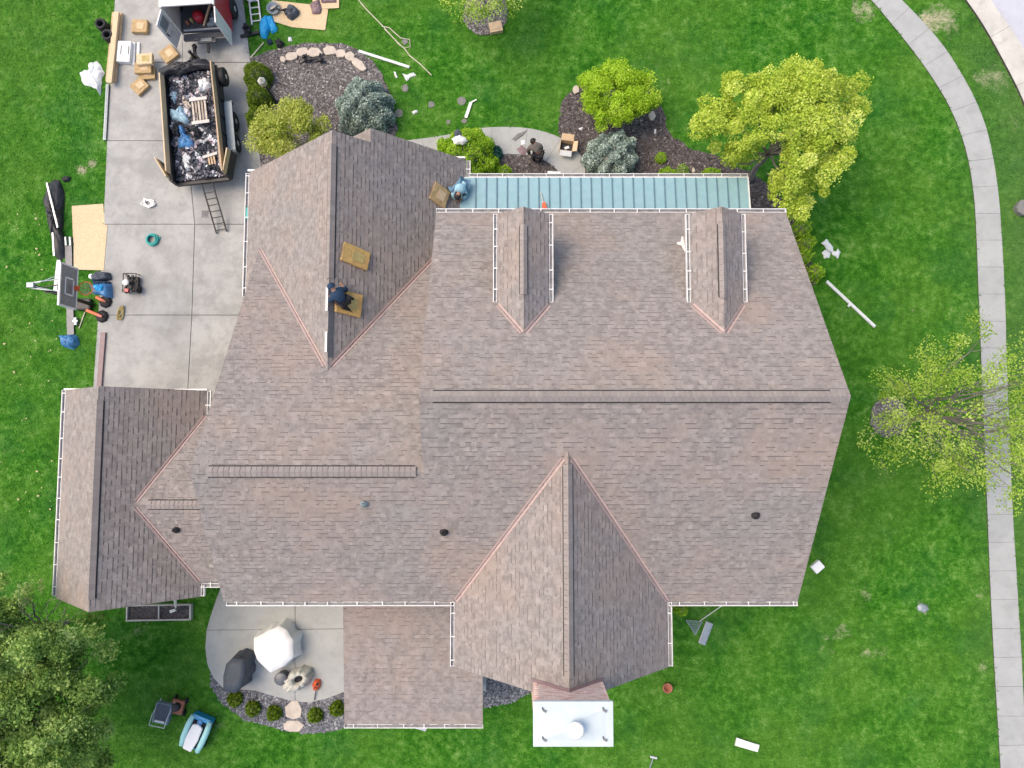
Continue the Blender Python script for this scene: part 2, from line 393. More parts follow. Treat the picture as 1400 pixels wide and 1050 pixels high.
def clip(sub, poly):                       # convex clip (poly CCW)
    out = sub
    for i in range(len(poly)):
        a, b = poly[i], poly[(i + 1) % len(poly)]; ex, ey = b[0] - a[0], b[1] - a[1]
        inp, out = out, []
        if not inp: break
        d = [ex * (p[1] - a[1]) - ey * (p[0] - a[0]) for p in inp]
        for k in range(len(inp)):
            p, q, dp, dq = inp[k - 1], inp[k], d[k - 1], d[k]
            if (dp >= 0) != (dq >= 0):
                t = dp / (dp - dq); out.append((p[0] + (q[0] - p[0]) * t, p[1] + (q[1] - p[1]) * t))
            if dq >= 0: out.append(q)
    return out
def area(p): return sum(p[i - 1][0] * p[i][1] - p[i][0] * p[i - 1][1] for i in range(len(p))) / 2
def ccw(p): return p if area(p) > 0 else p[::-1]
def px2(lst, z=0): return [tuple(at(a, b, z)[:2]) for a, b in lst]
def smooth_poly(p, it=2):
    for _ in range(it):
        q = []
        for i in range(len(p)):
            a, b = p[i], p[(i + 1) % len(p)]
            q += [(a[0] * .75 + b[0] * .25, a[1] * .75 + b[1] * .25), (a[0] * .25 + b[0] * .75, a[1] * .25 + b[1] * .75)]
        p = q
    return p

# ---------------------------------------------------------------- ground, beds, paving
KEEP_OFF = []      # polygons without grass
mb = MB()
g = [(-260, -260), (260, -260), (260, 260), (-260, 260)]
mb.prism(g, -1, 0); mb.build('lawn_ground', 'grass', kind='structure')

def bed(name, outline, m, z=.03, sm=2, smooth=True, rag=.05):
    p = px2(outline)
    if smooth: p = smooth_poly(p, sm)
    p = [(x + random.uniform(-rag, rag), y + random.uniform(-rag, rag)) for x, y in p]
    KEEP_OFF.append(p); b = MB(); b.prism(p, -.02, z); b.build(name, m, kind='structure'); return p
BEDS = {}
BEDS['left'] = bed('mulch_bed', [(330, 84), (362, 72), (400, 62), (440, 57), (482, 62), (512, 84), (528, 115), (540, 150), (545, 190), (470, 215), (400, 240), (352, 250), (345, 200), (338, 130)], 'mulch2', .032)
BEDS['mid'] = bed('mulch_bed', [(763, 190), (763, 155), (773, 130), (795, 114), (840, 108), (885, 118), (905, 145), (914, 185), (932, 196), (950, 206), (985, 215), (1050, 250), (1090, 300), (1085, 330), (1020, 330), (800, 330), (790, 230)], 'mulch', .028)
BEDS['porch'] = bed('mulch_bed', [(615, 225), (665, 209), (700, 211), (742, 214), (770, 230), (790, 262), (780, 300), (620, 300), (600, 250)], 'mulch', .036)
BEDS['patio'] = bed('gravel_bed', [(286, 925), (292, 945), (305, 962), (325, 978), (352, 990), (400, 1001), (440, 1001), (478, 993), (490, 940), (380, 930), (300, 905)], 'gravel', .03)
BEDS['side'] = bed('gravel_bed', [(640, 905), (700, 930), (733, 941), (708, 958), (680, 964), (640, 972)], 'gravel', .026, 1)
ring = lambda cx, cy, r, n=18: [(cx + r * math.cos(2 * math.pi * k / n), cy + r * math.sin(2 * math.pi * k / n)) for k in range(n)]
BEDS['tree'] = bed('mulch_ring', ring(1216, 571, 27), 'mulch2', .034, 0, False, .04)
BEDS['top'] = bed('mulch_ring', ring(664, 18, 31), 'mulch2', .03, 0, False, .04)
BEDS['east'] = bed('mulch_bed', [(1060, 300), (1085, 300), (1118, 380), (1112, 392), (1085, 385)], 'mulch', .024, 1)
# loose bark chips and gravel that read as grain
def chips(key, n, m, size, z, tone=True):
    p = BEDS[key]; xs = [q[0] for q in p]; ys = [q[1] for q in p]
    x = RNG.uniform(min(xs), max(xs), n); y = RNG.uniform(min(ys), max(ys), n); k = inpoly(x, y, p)
    for q_ in PAVED: k &= ~inpoly(x, y, q_)
    x, y = x[k], y[k]; n = len(x)
    a = RNG.uniform(0, 6.28, n); L = size * RNG.uniform(.5, 1.5, n); W_ = L * RNG.uniform(.3, .7, n)
    V = np.zeros((n, 4, 3)); 
    for i, (sx, sy) in enumerate(((-1, -1), (1, -1), (1, 1), (-1, 1))):
        V[:, i, 0] = x + sx * L / 2 * np.cos(a) - sy * W_ / 2 * np.sin(a); V[:, i, 1] = y + sx * L / 2 * np.sin(a) + sy * W_ / 2 * np.cos(a)
        V[:, i, 2] = z + RNG.uniform(.004, .03, n)
    o = np_mesh('loose_mulch' if m != 'chipg' else 'loose_gravel', V.reshape(-1, 3), np.arange(n * 4).reshape(n, 4), m, RNG.random(n))
    props(o, kind='stuff')
    props(o, {'left': 'weathered grey bark chips in the bed beside the garage', 'mid': 'dark bark chips in the bed around the blue spruce', 'porch': 'dark bark chips between walkway and metal porch roof',
              'patio': 'blue grey gravel in the curved bed below the patio', 'side': 'blue grey gravel beside the chimney', 'tree': 'grey mulch ring at the foot of the roadside tree', 'top': 'grey mulch ring under the tree at the top'}[key], 'mulch')
M['chip'] = tone_mat('bark_chip', [(0, (.03, .026, .026)), (.5, (.10, .086, .084)), (.9, (.17, .15, .15)), (1, (.33, .30, .28))], .95)
M['chipw'] = tone_mat('grey_chip', [(0, (.08, .072, .07)), (.5, (.19, .176, .176)), (.9, (.29, .275, .27)), (1, (.45, .43, .40))], .95)
M['chipg'] = tone_mat('gravel_chip', [(0, (.07, .075, .085)), (.5, (.16, .17, .19)), (.9, (.28, .29, .31)), (1, (.44, .45, .47))], .95)

def slabs(root, polys, m, z1=.045, gap=.008):
    for p in polys:
        p = ccw(p); c = (sum(q[0] for q in p) / len(p), sum(q[1] for q in p) / len(p))
        q = []
        for x, y in p:
            d = math.hypot(x - c[0], y - c[1]); k = (d - gap * 1.4) / d; q.append((c[0] + (x - c[0]) * k, c[1] + (y - c[1]) * k))
        b = MB(); b.prism(q, -.03, z1 + random.uniform(-.002, .002)); b.build('slab', m, root, origin=(0, 0, 0))
# driveway
YL = [-60, 86, 193, 307, 431, 560]
XL = {-60: 161, 86: 153, 193: 147, 307: 142, 431: 135, 560: 126}
XM = {-60: 248, 86: 250.5, 193: 256, 307: 267, 431: 263, 560: 256}
XR = {-60: 326, 86: 343, 193: 352, 307: 372, 431: 372, 560: 372}
dr = thing('driveway', None, None); props(dr, 'pale grey concrete driveway of large jointed slabs beside the garage', kind='structure')
pl_ = []
for a, b in zip(YL, YL[1:]):
    for A, B in ((XL, XM), (XM, XR)):
        pl_.append(px2([(A[a], a), (B[a], a), (B[b], b), (A[b], b)]))
slabs(dr, pl_, 'conc', .045, .012)
drp = px2([(XL[y], y) for y in YL] + [(XR[y], y) for y in YL[::-1]])
b = MB(); b.prism(ccw(drp), -.03, .022); b.build('joint_bed', 'joint', dr, origin=(0, 0, 0)); KEEP_OFF.append(drp)
# strips along a pair of edges
def resample(pts, n):
    pts = [Vector(p) for p in pts]; L = [0]
    for a, b in zip(pts, pts[1:]): L.append(L[-1] + (b - a).length)
    out = []
    for k in range(n + 1):
        t = L[-1] * k / n; i = 0
        while i < len(pts) - 2 and t > L[i + 1]: i += 1
        out.append(pts[i].lerp(pts[i + 1], (t - L[i]) / (L[i + 1] - L[i])))
    return out
def crom(pts, k=8):
    o = []
    for i in range(len(pts) - 1):
        p0, p1, p2, p3 = pts[max(i - 1, 0)], pts[i], pts[i + 1], pts[min(i + 2, len(pts) - 1)]
        for j in range(k):
            t = j / k
            o.append(tuple(.5 * ((2 * p1[c]) + (-p0[c] + p2[c]) * t + (2 * p0[c] - 5 * p1[c] + 4 * p2[c] - p3[c]) * t * t + (-p0[c] + 3 * p1[c] - 3 * p2[c] + p3[c]) * t ** 3) for c in (0, 1)))
    o.append(tuple(pts[-1])); return o
FWP = []
def strip(root, left, right, nsl, m, z, sub=4, gap=.005):
    Lp = resample(px2(crom(left)), nsl * sub); Rd = resample(px2(crom(right)), 900); Rp = []; last = 0
    for i, p in enumerate(Lp):
        j = min(range(last, len(Rd)), key=lambda q: (Rd[q] - p).length) if i not in (0, len(Lp) - 1) else (0 if i == 0 else len(Rd) - 1)
        last = j; Rp.append(Rd[j])
    polys = []
    for i in range(nsl):
        a = i * sub
        polys.append([tuple(p) for p in Lp[a:a + sub + 1]] + [tuple(p) for p in Rp[a:a + sub + 1][::-1]])
    slabs(root, polys, m, z, gap)
    allp = [tuple(p) for p in Lp] + [tuple(p) for p in Rp[::-1]]
    b = MB(); b.prism(ccw(allp), -.03, z - .009); b.build('joint_bed', 'joint', root, origin=(0, 0, 0)); KEEP_OFF.append(allp)
    if root.name.startswith('front'): FWP.append(allp)
sw = thing('sidewalk', None, None); props(sw, 'curving pale concrete sidewalk beside the street lawn', kind='structure')
swl = [(1120, -70), (1162, -28), (1190, 0), (1218, 33), (1246, 68), (1272, 104), (1294, 140), (1311, 178), (1322, 215), (1329, 255), (1333, 300), (1337, 400), (1341, 500), (1345, 600), (1349, 700), (1353, 800), (1358, 900), (1364, 1000), (1370, 1100)]
swr = [(1175, -60), (1208, -25), (1236, 4), (1264, 33), (1290, 64), (1312, 98), (1332, 135), (1347, 173), (1357, 215), (1364, 262), (1368, 310), (1373, 400), (1376, 500), (1380, 600), (1384, 700), (1390, 800), (1396, 900), (1401, 1000), (1407, 1100)]
strip(sw, swl, swr, 33, 'walk', .04)
kb = thing('kerb', None, None); props(kb, 'pale concrete kerb and gutter along the street corner', kind='structure')
strip(kb, [(1268, -70), (1318, 0), (1345, 40), (1370, 85), (1392, 128), (1415, 185), (1440, 260)], [(1310, -70), (1352, 0), (1378, 38), (1402, 76), (1426, 125), (1450, 185), (1475, 260)], 5, 'kerb', .10)
b = MB(); rp = px2([(1308, -72), (1350, 0), (1376, 38), (1400, 76), (1424, 125), (1448, 185), (1472, 258), (1640, 250), (1640, -200), (1340, -200)])
b.prism(ccw(rp), -.05, .012); b.build('road', 'road', kind='structure'); KEEP_OFF.append(rp)
fw = thing('front_walkway', None, None); props(fw, 'curved concrete front walkway leading to the porch', kind='structure')
strip(fw, [(480, 200), (540, 194), (575, 190), (610, 185), (645, 177), (680, 174), (720, 175.5), (755, 184), (782, 199), (797, 219), (800, 240), (792, 270)],
      [(490, 240), (545, 238), (585, 228), (620, 220), (655, 213), (685, 212), (712, 212), (736, 216), (756, 228), (770, 243), (778, 256), (778, 280)], 8, 'walk', .045, 5)
pt = thing('patio', None, None); props(pt, 'curved concrete back patio with scored joints', kind='structure')
Lc = [(303, 800), (295, 822), (287, 846), (283, 861)]
Lc2 = [(283, 861), (281, 885), (284, 908), (292, 926), (304, 939)]
Bc = [(304, 939), (325, 942), (350, 944), (378, 952), (404, 959)]
Bc2 = [(404, 959), (425, 960), (450, 954), (480, 942)]
slabs(pt, [px2(Lc + [(404, 860), (404, 800)]), px2([(404, 800), (404, 860), (480, 859), (480, 800)]), px2(Lc2 + Bc[1:] + [(404, 860)]), px2([(404, 860), (404, 959)] + Bc2[1:] + [(480, 859)])], 'walk', .05, .009)
ptp = px2(Lc + Lc2[1:] + Bc[1:] + Bc2[1:] + [(480, 800)])
b = MB(); b.prism(ccw(ptp), -.03, .028); b.build('joint_bed', 'joint', pt, origin=(0, 0, 0)); KEEP_OFF.append(ptp)
PAVED = [drp, ptp, FWP[0]]
for k_, n_, m_ in (('left', 9000, 'chipw'), ('mid', 14000, 'chip'), ('porch', 5000, 'chip'), ('patio', 7000, 'chipg'), ('side', 2500, 'chipg'), ('tree', 1500, 'chipw'), ('top', 1500, 'chipw')):
    chips(k_, n_, m_, .07, .03)
KEEP_OFF.append([(-8.9, -4.6), (8.1, -4.6), (8.1, 6.6), (-1.5, 6.6), (-1.5, 9.3), (-8.9, 9.3)]); KEEP_OFF.append([(-14.8, -5.1), (-8, -5.1), (-8, 1.3), (-14.8, 1.3)])

# grass blades: one mass
def grass_blades(n):
    x = RNG.uniform(-21, 22, n); y = RNG.uniform(-14.5, 18, n); k = np.ones(n, bool)
    jx, jy = RNG.normal(0, .022, n), RNG.normal(0, .022, n); up_ = np.zeros(n)
    for p in KEEP_OFF:
        k &= ~inpoly(x + jx, y + jy, p); up_[inpoly(x, y, p)] = .04
    x, y, up_ = x[k], y[k], up_[k]; n = len(x)
    a = RNG.uniform(0, 6.283, n); L = RNG.uniform(.03, .11, n); hh = RNG.uniform(.015, .065, n); wd = RNG.uniform(.010, .024, n)
    V = np.zeros((n, 3, 3))
    V[:, 0, 0] = x - np.sin(a) * wd; V[:, 0, 1] = y + np.cos(a) * wd
    V[:, 1, 0] = x + np.sin(a) * wd; V[:, 1, 1] = y - np.cos(a) * wd
    V[:, 2, 0] = x + np.cos(a) * L; V[:, 2, 1] = y + np.sin(a) * L; V[:, 2, 2] = hh; V[:, :2, 2] = .003; V[:, :, 2] += up_[:, None]
    o = np_mesh('grass_blades', V.reshape(-1, 3), np.arange(n * 3).reshape(n, 3), 'blade')
    props(o, 'bright green mown lawn grass around the house', 'grass', kind='stuff')
grass_blades(430000)

# ---------------------------------------------------------------- house
house = thing('house', 'large two storey house with weathered brown shingle roofs and dormers', 'house')
def hpart(mb_, name, mats, parent=None, **kw): return mb_.build(name, mats, parent or house, origin=(0, 0, 0), **kw)
MN = (10.003, 0, -.64); MS = (8.697, 0, .64); GN = (7.544, 0, -.64)
UW = (11.231, .913, 0); UE = (1.389, -.913, 0); UV = (5.42 + .913 * 4.42, .913, 0)
WW = (15.94, .86, 0); WE = (-6.28, -.86, 0); CN = (3.074, 0, -.484); CS = (5.223, 0, .52)
BWp = (8.46 - .913 * 1.45, .913, 0); BEp = (8.46 + .913 * 1.45, -.913, 0); SP = (2.9 + .12 * 9.38, 0, .12)
def dplanes(c): return (8.26 - .82 * c, .82, 0), (8.26 + .82 * c, -.82, 0)
ntab = [0]
def roof(plane, pieces, seed, thick=.17, name='roof_slope', eave_off=0):
    a, b, c = plane; zf = lambda x, y: a + b * x + c * y
    d = MB()
    for p in pieces: d.prism(ccw(p), lambda x, y: zf(x, y) - thick, lambda x, y: zf(x, y) - .012, 0, 0)
    deck = hpart(d, name, 'trim')
    gl = math.hypot(b, c); gx, gy = b / gl, c / gl; tx, ty = -gy, gx; de = .143 / math.sqrt(1 + gl * gl)
    rn = random.Random(seed); V = []; Fc = []; T = []; MI = []
    for p in pieces:
        P = ccw([(q[0] * tx + q[1] * ty, q[0] * gx + q[1] * gy) for q in p])
        s0 = math.floor((min(q[1] for q in P) - eave_off) / de) * de + eave_off; s1 = max(q[1] for q in P); t0 = min(q[0] for q in P); t1 = max(q[0] for q in P)
        s = s0
        while s < s1:
            rr = random.Random(int(round(s / de)) * 77 + seed); t = math.floor(t0) - 1 + rr.uniform(0, .5)
            lastd = False
            while t < t1:
                L = rr.choice((.07, .10, .13, .16, .20)); hi = rr.random() < .5
                tone = rr.gauss(.5, .115) + (.05 if hi else -.04); q = [(t, s), (t + L, s), (t + L, s + de), (t, s + de)]
                h = (.015 if hi else .006) + rr.uniform(0, .003)
                if t + L > t0:
                    q = clip(q, P)
                    if len(q) > 2 and abs(area(q)) > 2e-4:
                        n0 = len(V); n = len(q)
                        for (tt, ss) in q:
                            x, y = tt * tx + ss * gx, tt * ty + ss * gy; V.append((x, y, zf(x, y) + .003 + h * (1 - .85 * (ss - s) / de)))
                        bd = hi and rr.random() < .72
                        for (tt, ss) in q:
                            lo_ = bd and abs(ss - s) < 1e-4; s2 = ss - .024 if lo_ else ss
                            x, y = tt * tx + s2 * gx, tt * ty + s2 * gy; V.append((x, y, zf(x, y) + (.0065 if lo_ else -.008)))
                        Fc.append(list(range(n0, n0 + n))); T.append(min(1, max(0, tone))); MI.append(0)
                        for k in range(n):
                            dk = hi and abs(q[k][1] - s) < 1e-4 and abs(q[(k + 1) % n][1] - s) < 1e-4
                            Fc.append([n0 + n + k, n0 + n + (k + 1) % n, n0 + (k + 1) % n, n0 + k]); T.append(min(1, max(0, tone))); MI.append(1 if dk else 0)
                        ntab[0] += 1
                t += L
            s += de
    o = np_mesh('shingles', V, Fc, ['shingle', 'edge'], T, deck, MI); props(o, kind='stuff'); return deck
rect = lambda x0, x1, y0, y1: [(x0, y0), (x1, y0), (x1, y1), (x0, y1)]
roof(MN, [rect(-2.33, 8.42, 1.02, 6.89)], 1)
roof(MS, [rect(-2.33, 8.42, -4.82, 1.02), rect(-8.5, -2.33, -4.82, -.9)], 2)
roof(GN, [rect(-8.5, -2.05, -.9, 6.3)], 3)
roof(UW, [[(-5.39, 1.95), (-5.39, 9.19), (-8.5, 9.19), (-8.5, 6.36)], rect(-9.12, -8.5, 4.8, 9.19)], 4)
roof(UE, [[(-5.39, 1.95), (-2.33, 6.30), (-2.33, 9.19), (-5.39, 9.19)], rect(-2.33, -1.60, 6.5, 9.19), rect(-4.42, -1.60, 9.19, 9.65)], 5)
roof(UV, [rect(-5.6, -4.42, 9.193, 9.65)], 6)
roof(WW, [rect(-15.15, -12.92, -5.32, 1.6)], 7)
roof(WE, [rect(-12.92, -10.45, -5.32, 1.6)], 8)
roof(CN, [[(-12.06, -2.14), (-8.2, -2.14), (-8.2, .75), (-10.45, .75)]], 9)
roof(CS, [[(-12.06, -2.14), (-10.45, -4.85), (-8.2, -4.85), (-8.2, -2.14)]], 10)
roof(BWp, [[(1.45, -.376), (1.45, -6.71), (-1.68, -6.71), (-1.68, -4.82)]], 11)
roof(BEp, [[(1.45, -.376), (4.58, -4.82), (4.58, -6.71), (1.45, -6.71)]], 12)
roof(SP, [rect(-5.5, -.96, -9.38, -4.45)], 13)
for c in (.31, 5.65):
    pw, pe = dplanes(c)
    roof(pw, [[(c, 2.72), (c, 6.2), (c - .71, 6.2), (c - .71, 3.63)]], 14, .1)
    roof(pe, [[(c, 2.72), (c + .71, 3.63), (c + .71, 6.2), (c, 6.2)]], 15, .1)
# walls
def wall(x0, x1, y0, y1, z0, z1):
    b = MB(); b.box(((x0 + x1) / 2, (y0 + y1) / 2, (z0 + z1) / 2), (x1 - x0, y1 - y0, z1 - z0)); return hpart(b, 'wall', 'siding')
def gable(xy, z0, z1, zr, t=.12, ax='x'):
    (a, b_, mid, f) = xy; b = MB(); v = []
    for s in (0, t):
        for (u, z) in ((a, z0), (b_, z0), (b_, z1), (mid, zr), (a, z1)):
            v.append(b.b.verts.new((u, f + s, z) if ax == 'x' else (f + s, u, z)))
    b.b.faces.new(v[:5]); b.b.faces.new(v[5:][::-1])
    for k in range(5): b.b.faces.new((v[k], v[(k + 1) % 5], v[5 + (k + 1) % 5], v[5 + k]))
    hpart(b, 'gable_wall', 'siding')
wall(-2.0, 8.0, -4.4, 6.45, 0, 5.3); gable((-4.4, 6.45, 1.02, 7.99), 5.3, 5.5, 9.1, ax='y'); gable((-4.4, 6.45, 1.02, -2.1), 5.3, 5.5, 9.1, ax='y')
wall(-8.15, -2.0, -4.4, 4.5, 0, 4.4); gable((-4.4, 4.5, -.9, -8.2), 4.3, 4.5, 7.85, ax='y')
wall(-8.7, -1.9, 4.5, 8.8, 0, 2.7); gable((-8.7, -1.95, -5.39, 8.8), 2.6, 3.0, 6.05); gable((-5.4, -1.95, -4.3, 9.25), 0, 3.0, 5.1)
wall(-14.75, -10.8, -4.95, 1.2, 0, 2.7); gable((-14.75, -10.8, -12.92, 1.15), 2.6, 2.9, 4.55); gable((-14.75, -10.8, -12.92, -4.95), 2.6, 2.9, 4.55)
wall(-10.8, -8.15, -4.4, .3, 0, 2.6)
wall(-1.3, 4.2, -6.3, -4.4, 0, 5.3); gable((-1.3, 4.2, 1.45, -6.35), 5.2, 5.5, 8.1)
for c in (.31, 5.65):
    wall(c - .58, c + .58, 3.75, 5.95, 5.9, 7.62); gable((c - .58, c + .58, c, 5.95), 7.55, 7.66, 8.08)
# porch posts and back porch walls
for x in (-1.2, 1.8, 4.9, 7.9):
    b = MB(); b.box((x, 8.75, 1.36), (.2, .2, 2.72), bev=.015); b.box((x, 8.75, .1), (.3, .3, .2)); hpart(b, 'porch_post', 'white')
b = MB(); b.box((3.3, 7.65, .08), (9.6, 2.5, .16)); hpart(b, 'porch_floor', 'walk')
for x in (-5.2, -3.2, -1.25):
    b = MB(); b.box((x, -9.05, 1.36), (.16, .16, 2.72), bev=.01); hpart(b, 'porch_post', 'white')
b = MB(); b.box((-3.2, -6.85, .05), (4.5, 4.9, .1)); hpart(b, 'porch_floor', 'walk')
# windows
def window(x, y, z, w_, h_, ax):
    b = MB(); b2 = MB(); d = .07
    for (dx, dz, sx, sz) in ((0, h_ / 2, w_ + .12, .07), (0, -h_ / 2, w_ + .12, .09), (-w_ / 2, 0, .06, h_), (w_ / 2, 0, .06, h_), (0, 0, .04, h_), (0, 0, w_, .04)):
        if ax == 'y': b.box((x + dx, y, z + dz), (sx, d, sz))
        else: b.box((x, y + dx, z + dz), (d, sx, sz))
    b2.box((x, y, z), (w_, .03, h_) if ax == 'y' else (.03, w_, h_))
    f = hpart(b, 'window', 'white'); b2.build('pane', 'glass', f, origin=(0, 0, 0))
for x in (-.9, 2.9, 7.0): window(x, 6.47, 4.4, 1.0, 1.3, 'y')
for x in (.6, 3.4, 6.3): window(x, 6.47, 1.6, 1.1, 1.5, 'y')
for x in (5.3, 7.0): window(x, -4.42, 4.2, 1.0, 1.3, 'y'); window(x, -4.42, 1.5, 1.0, 1.4, 'y')
for y in (-2.5, 1, 4.5): window(8.02, y, 4.2, 1.0, 1.3, 'x'); window(8.02, y, 1.5, 1.0, 1.4, 'x')
for x in (-.6, 3.5): window(x, -6.37, 4.2, .9, 1.3, 'y'); window(x, -6.37, 1.6, .9, 1.4, 'y')
for x in (-7, -5.3): window(x, -4.42, 3.4, 1.0, 1.1, 'y')
for c in (.31, 5.65): window(c, 6.07, 7.0, .7, .9, 'y')
window(-12.8, -5.0, 1.5, 1.3, 1.2, 'y'); window(-14.78, -2, 1.5, 1.2, 1.2, 'x')
# garage doors face the driveway on the wall of the left wing and west wall
for y in (6.0,):
    b = MB(); b.box((-8.73, 6.6, 1.1), (.06, 3.2, 2.2)); gd = hpart(b, 'garage_door', 'white')
    for k in range(4):
        b = MB(); b.box((-8.77, 6.6, .29 + k * .54), (.03, 3.1, .5)); b.build('panel', 'trim', gd, origin=(0, 0, 0))
# standing seam porch roof
mp = (2.92 + .12 * 9.0, 0, -.12); zmp = lambda x, y: mp[0] + mp[2] * y
xs_ = [-1.62] + [-1.62 + .363 * k for k in range(1, 28)]
xs_[-1] = 8.19
zb = lambda o_: (lambda x, y: zmp(x, y) + o_)
for i in range(len(xs_) - 1):
    x0, x1 = xs_[i], xs_[i + 1]
    b = MB()
    p = [(x0 + .004, 6.5), (x1 - .004, 6.5), (x1 - .004, 9.0), (x0 + .004, 9.0)]
    if i == 0: p[0] = (-2.0, 6.5); p[3] = (-1.68, 9.0)
    b.prism(ccw(p), zb(-.03), zb(0)); hpart(b, 'metal_roof_panel', 'seam')
for i, x in enumerate(xs_[1:-1]):
    b = MB(); b.prism(rect(x - .016, x + .016, 6.5, 8.99), zb(-.01), zb(.042)); hpart(b, 'standing_seam', 'seamd')
b = MB(); b.prism(rect(8.17, 8.21, 6.5, 9.02), zb(-.14), zb(.03)); b.prism(rect(-1.7, 8.21, 9.0, 9.025), zb(-.14), zb(-.005)); hpart(b, 'rake_trim', 'white')
# gutters with hangers
def gutter(x0, y0, x1, y1, z, ox, oy, w_=.115, sp=.75, first=.3):
    b = MB(); d = Vector((x1 - x0, y1 - y0, 0)); L = d.length; d.normalize(); o = Vector((ox, oy, 0))
    A = Vector((x0, y0, z)); B = Vector((x1, y1, z)); e = d * .01
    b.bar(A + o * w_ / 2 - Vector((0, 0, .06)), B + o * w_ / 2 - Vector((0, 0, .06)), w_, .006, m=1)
    b.bar(A + o * w_ - Vector((0, 0, .045)) - e, B + o * w_ - Vector((0, 0, .045)) + e, .022, .12)
    b.bar(A + o * .012 - Vector((0, 0, .05)) - e, B + o * .012 - Vector((0, 0, .05)) + e, .014, .10)
    for Q in (A, B): b.bar(Q + o * .02 - Vector((0, 0, .05)), Q + o * (w_ - .01) - Vector((0, 0, .05)), .012, .1)
    gt = hpart(b, 'gutter', ['white', 'gshade_dirt'])
    k = first
    while k < L:
        q = A + d * k
        h_ = MB(); h_.bar(q + o * -.05 + Vector((0, 0, .012)), q + o * w_ + Vector((0, 0, .012)), .028, .008); h_.build('gutter_hanger', 'white', gt, origin=(0, 0, 0)); k += sp * random.uniform(.8, 1.2)
gz = 5.58
gutter(-2.33, 6.9, 8.42, 6.9, gz, 0, 1)
gutter(-8.42, -4.83, -1.72, -4.83, gz + .02, 0, -1); gutter(4.64, -4.83, 8.42, -4.83, gz + .02, 0, -1)
gutter(-1.69, -4.86, -1.69, -6.68, gz + .02, -1, 0); gutter(4.59, -4.86, 4.59, -6.68, gz + .02, 1, 0)
gutter(-15.16, -5.25, -15.16, 1.6, 2.9, -1, 0); gutter(-5.5, -9.39, -.96, -9.39, 2.88, 0, -1)
gutter(-9.13, 4.82, -9.13, 9.15, 2.9, -1, 0); gutter(-1.58, 9.02, -1.58, 9.62, 2.86, 1, 0, .12)
gutter(-1.5, 9.03, 8.2, 9.03, 2.9, 0, 1, .11); gutter(-10.43, .8, -10.43, 1.58, 2.72, 1, 0, .12)
gutter(-10.42, -4.87, -9.15, -4.87, 2.7, 0, -1, .14, .4); gutter(-10.44, -5.3, -10.44, -4.95, 2.7, 1, 0)
for c in (.31, 5.65):
    gutter(c - .72, 3.72, c - .72, 6.18, 7.66, -1, 0, .10, .6, .35); gutter(c + .72, 3.72, c + .72, 6.18, 7.66, 1, 0, .10, .6, .35)
# white returns / fascia ends
b = MB(); b.box((-10.95, 1.63, 2.75), (1.1, .05, .14)); b.box((-14.65, 1.63, 2.98), (1.0, .05, .10)); hpart(b, 'fascia', 'white')
b = MB(); b.box((-8.98, 9.23, 2.95), (.35, .06, .12)); b.box((-1.85, 9.69, 2.95), (.45, .06, .12)); hpart(b, 'fascia', 'white')
# white torn flashing on the west side of the east dormer
b = MB(); pz = lambda x, y: MN[0] + MN[2] * y + .05
b.prism(ccw([(4.98, 5.62), (4.86, 5.66), (4.86, 5.74), (4.98, 5.76), (5.04, 5.95), (5.12, 5.95), (5.12, 5.0), (5.06, 5.3)]), pz, lambda x, y: pz(x, y) + .04); hpart(b, 'loose_flashing', 'white', label='torn white flashing flap beside the right dormer')
# valley flashing
def flash(pa, pb, z1, z2, w_=.066, t=.026):
    """two copper strips either side of the valley pa->pb"""
    a, b_ = Vector(pa), Vector(pb); d = (b_ - a); d.normalize(); nrm = Vector((-d.y, d.x))
    for s, zf in ((1, z1), (-1, z2)):
        m = MB(); q = []
        for p, k in ((a, .018), (b_, .018), (b_, w_), (a, w_)): q.append(tuple(p + nrm * s * k))
        zz = lambda x, y, zf=zf: zf[0] + zf[1] * x + zf[2] * y
        m.prism(ccw(q), lambda x, y: zz(x, y) + .01, lambda x, y: zz(x, y) + t); hpart(m, 'valley_flashing', 'copper')
flash((-5.50, 2.1), (-8.5, 6.36), UW, GN) if False else None
def valley(pa, pb, high_side_plane, other):
    # choose which side gets which plane from heights
    a, b_ = Vector(pa), Vector(pb); d = (b_ - a).normalized(); nrm = Vector((-d.y, d.x)); mid = (a + b_) / 2
    ev = lambda P, q: P[0] + P[1] * q.x + P[2] * q.y
    L_, R__ = mid + nrm * .2, mid - nrm * .2
    l = high_side_plane if ev(high_side_plane, L_) > ev(other, L_) else other
    r = high_side_plane if ev(high_side_plane, R__) > ev(other, R__) else other
    flash(pa, pb, l, r)
valley((-5.50, 2.10), (-8.45, 6.29), UW, GN); valley((-5.28, 2.10), (-2.36, 6.26), UE, GN)
valley((1.33, -.55), (-1.66, -4.79), BWp, MS); valley((1.57, -.55), (4.56, -4.79), BEp, MS)
valley((-12.0, -2.03), (-10.47, .72), WE, CN); valley((-12.0, -2.25), (-10.47, -4.82), WE, CS)
for c in (.31, 5.65):
    pw, pe = dplanes(c); valley((c - .05, 2.79), (c - .71, 3.63), pw, MN); valley((c + .05, 2.79), (c + .71, 3.63), pe, MN)
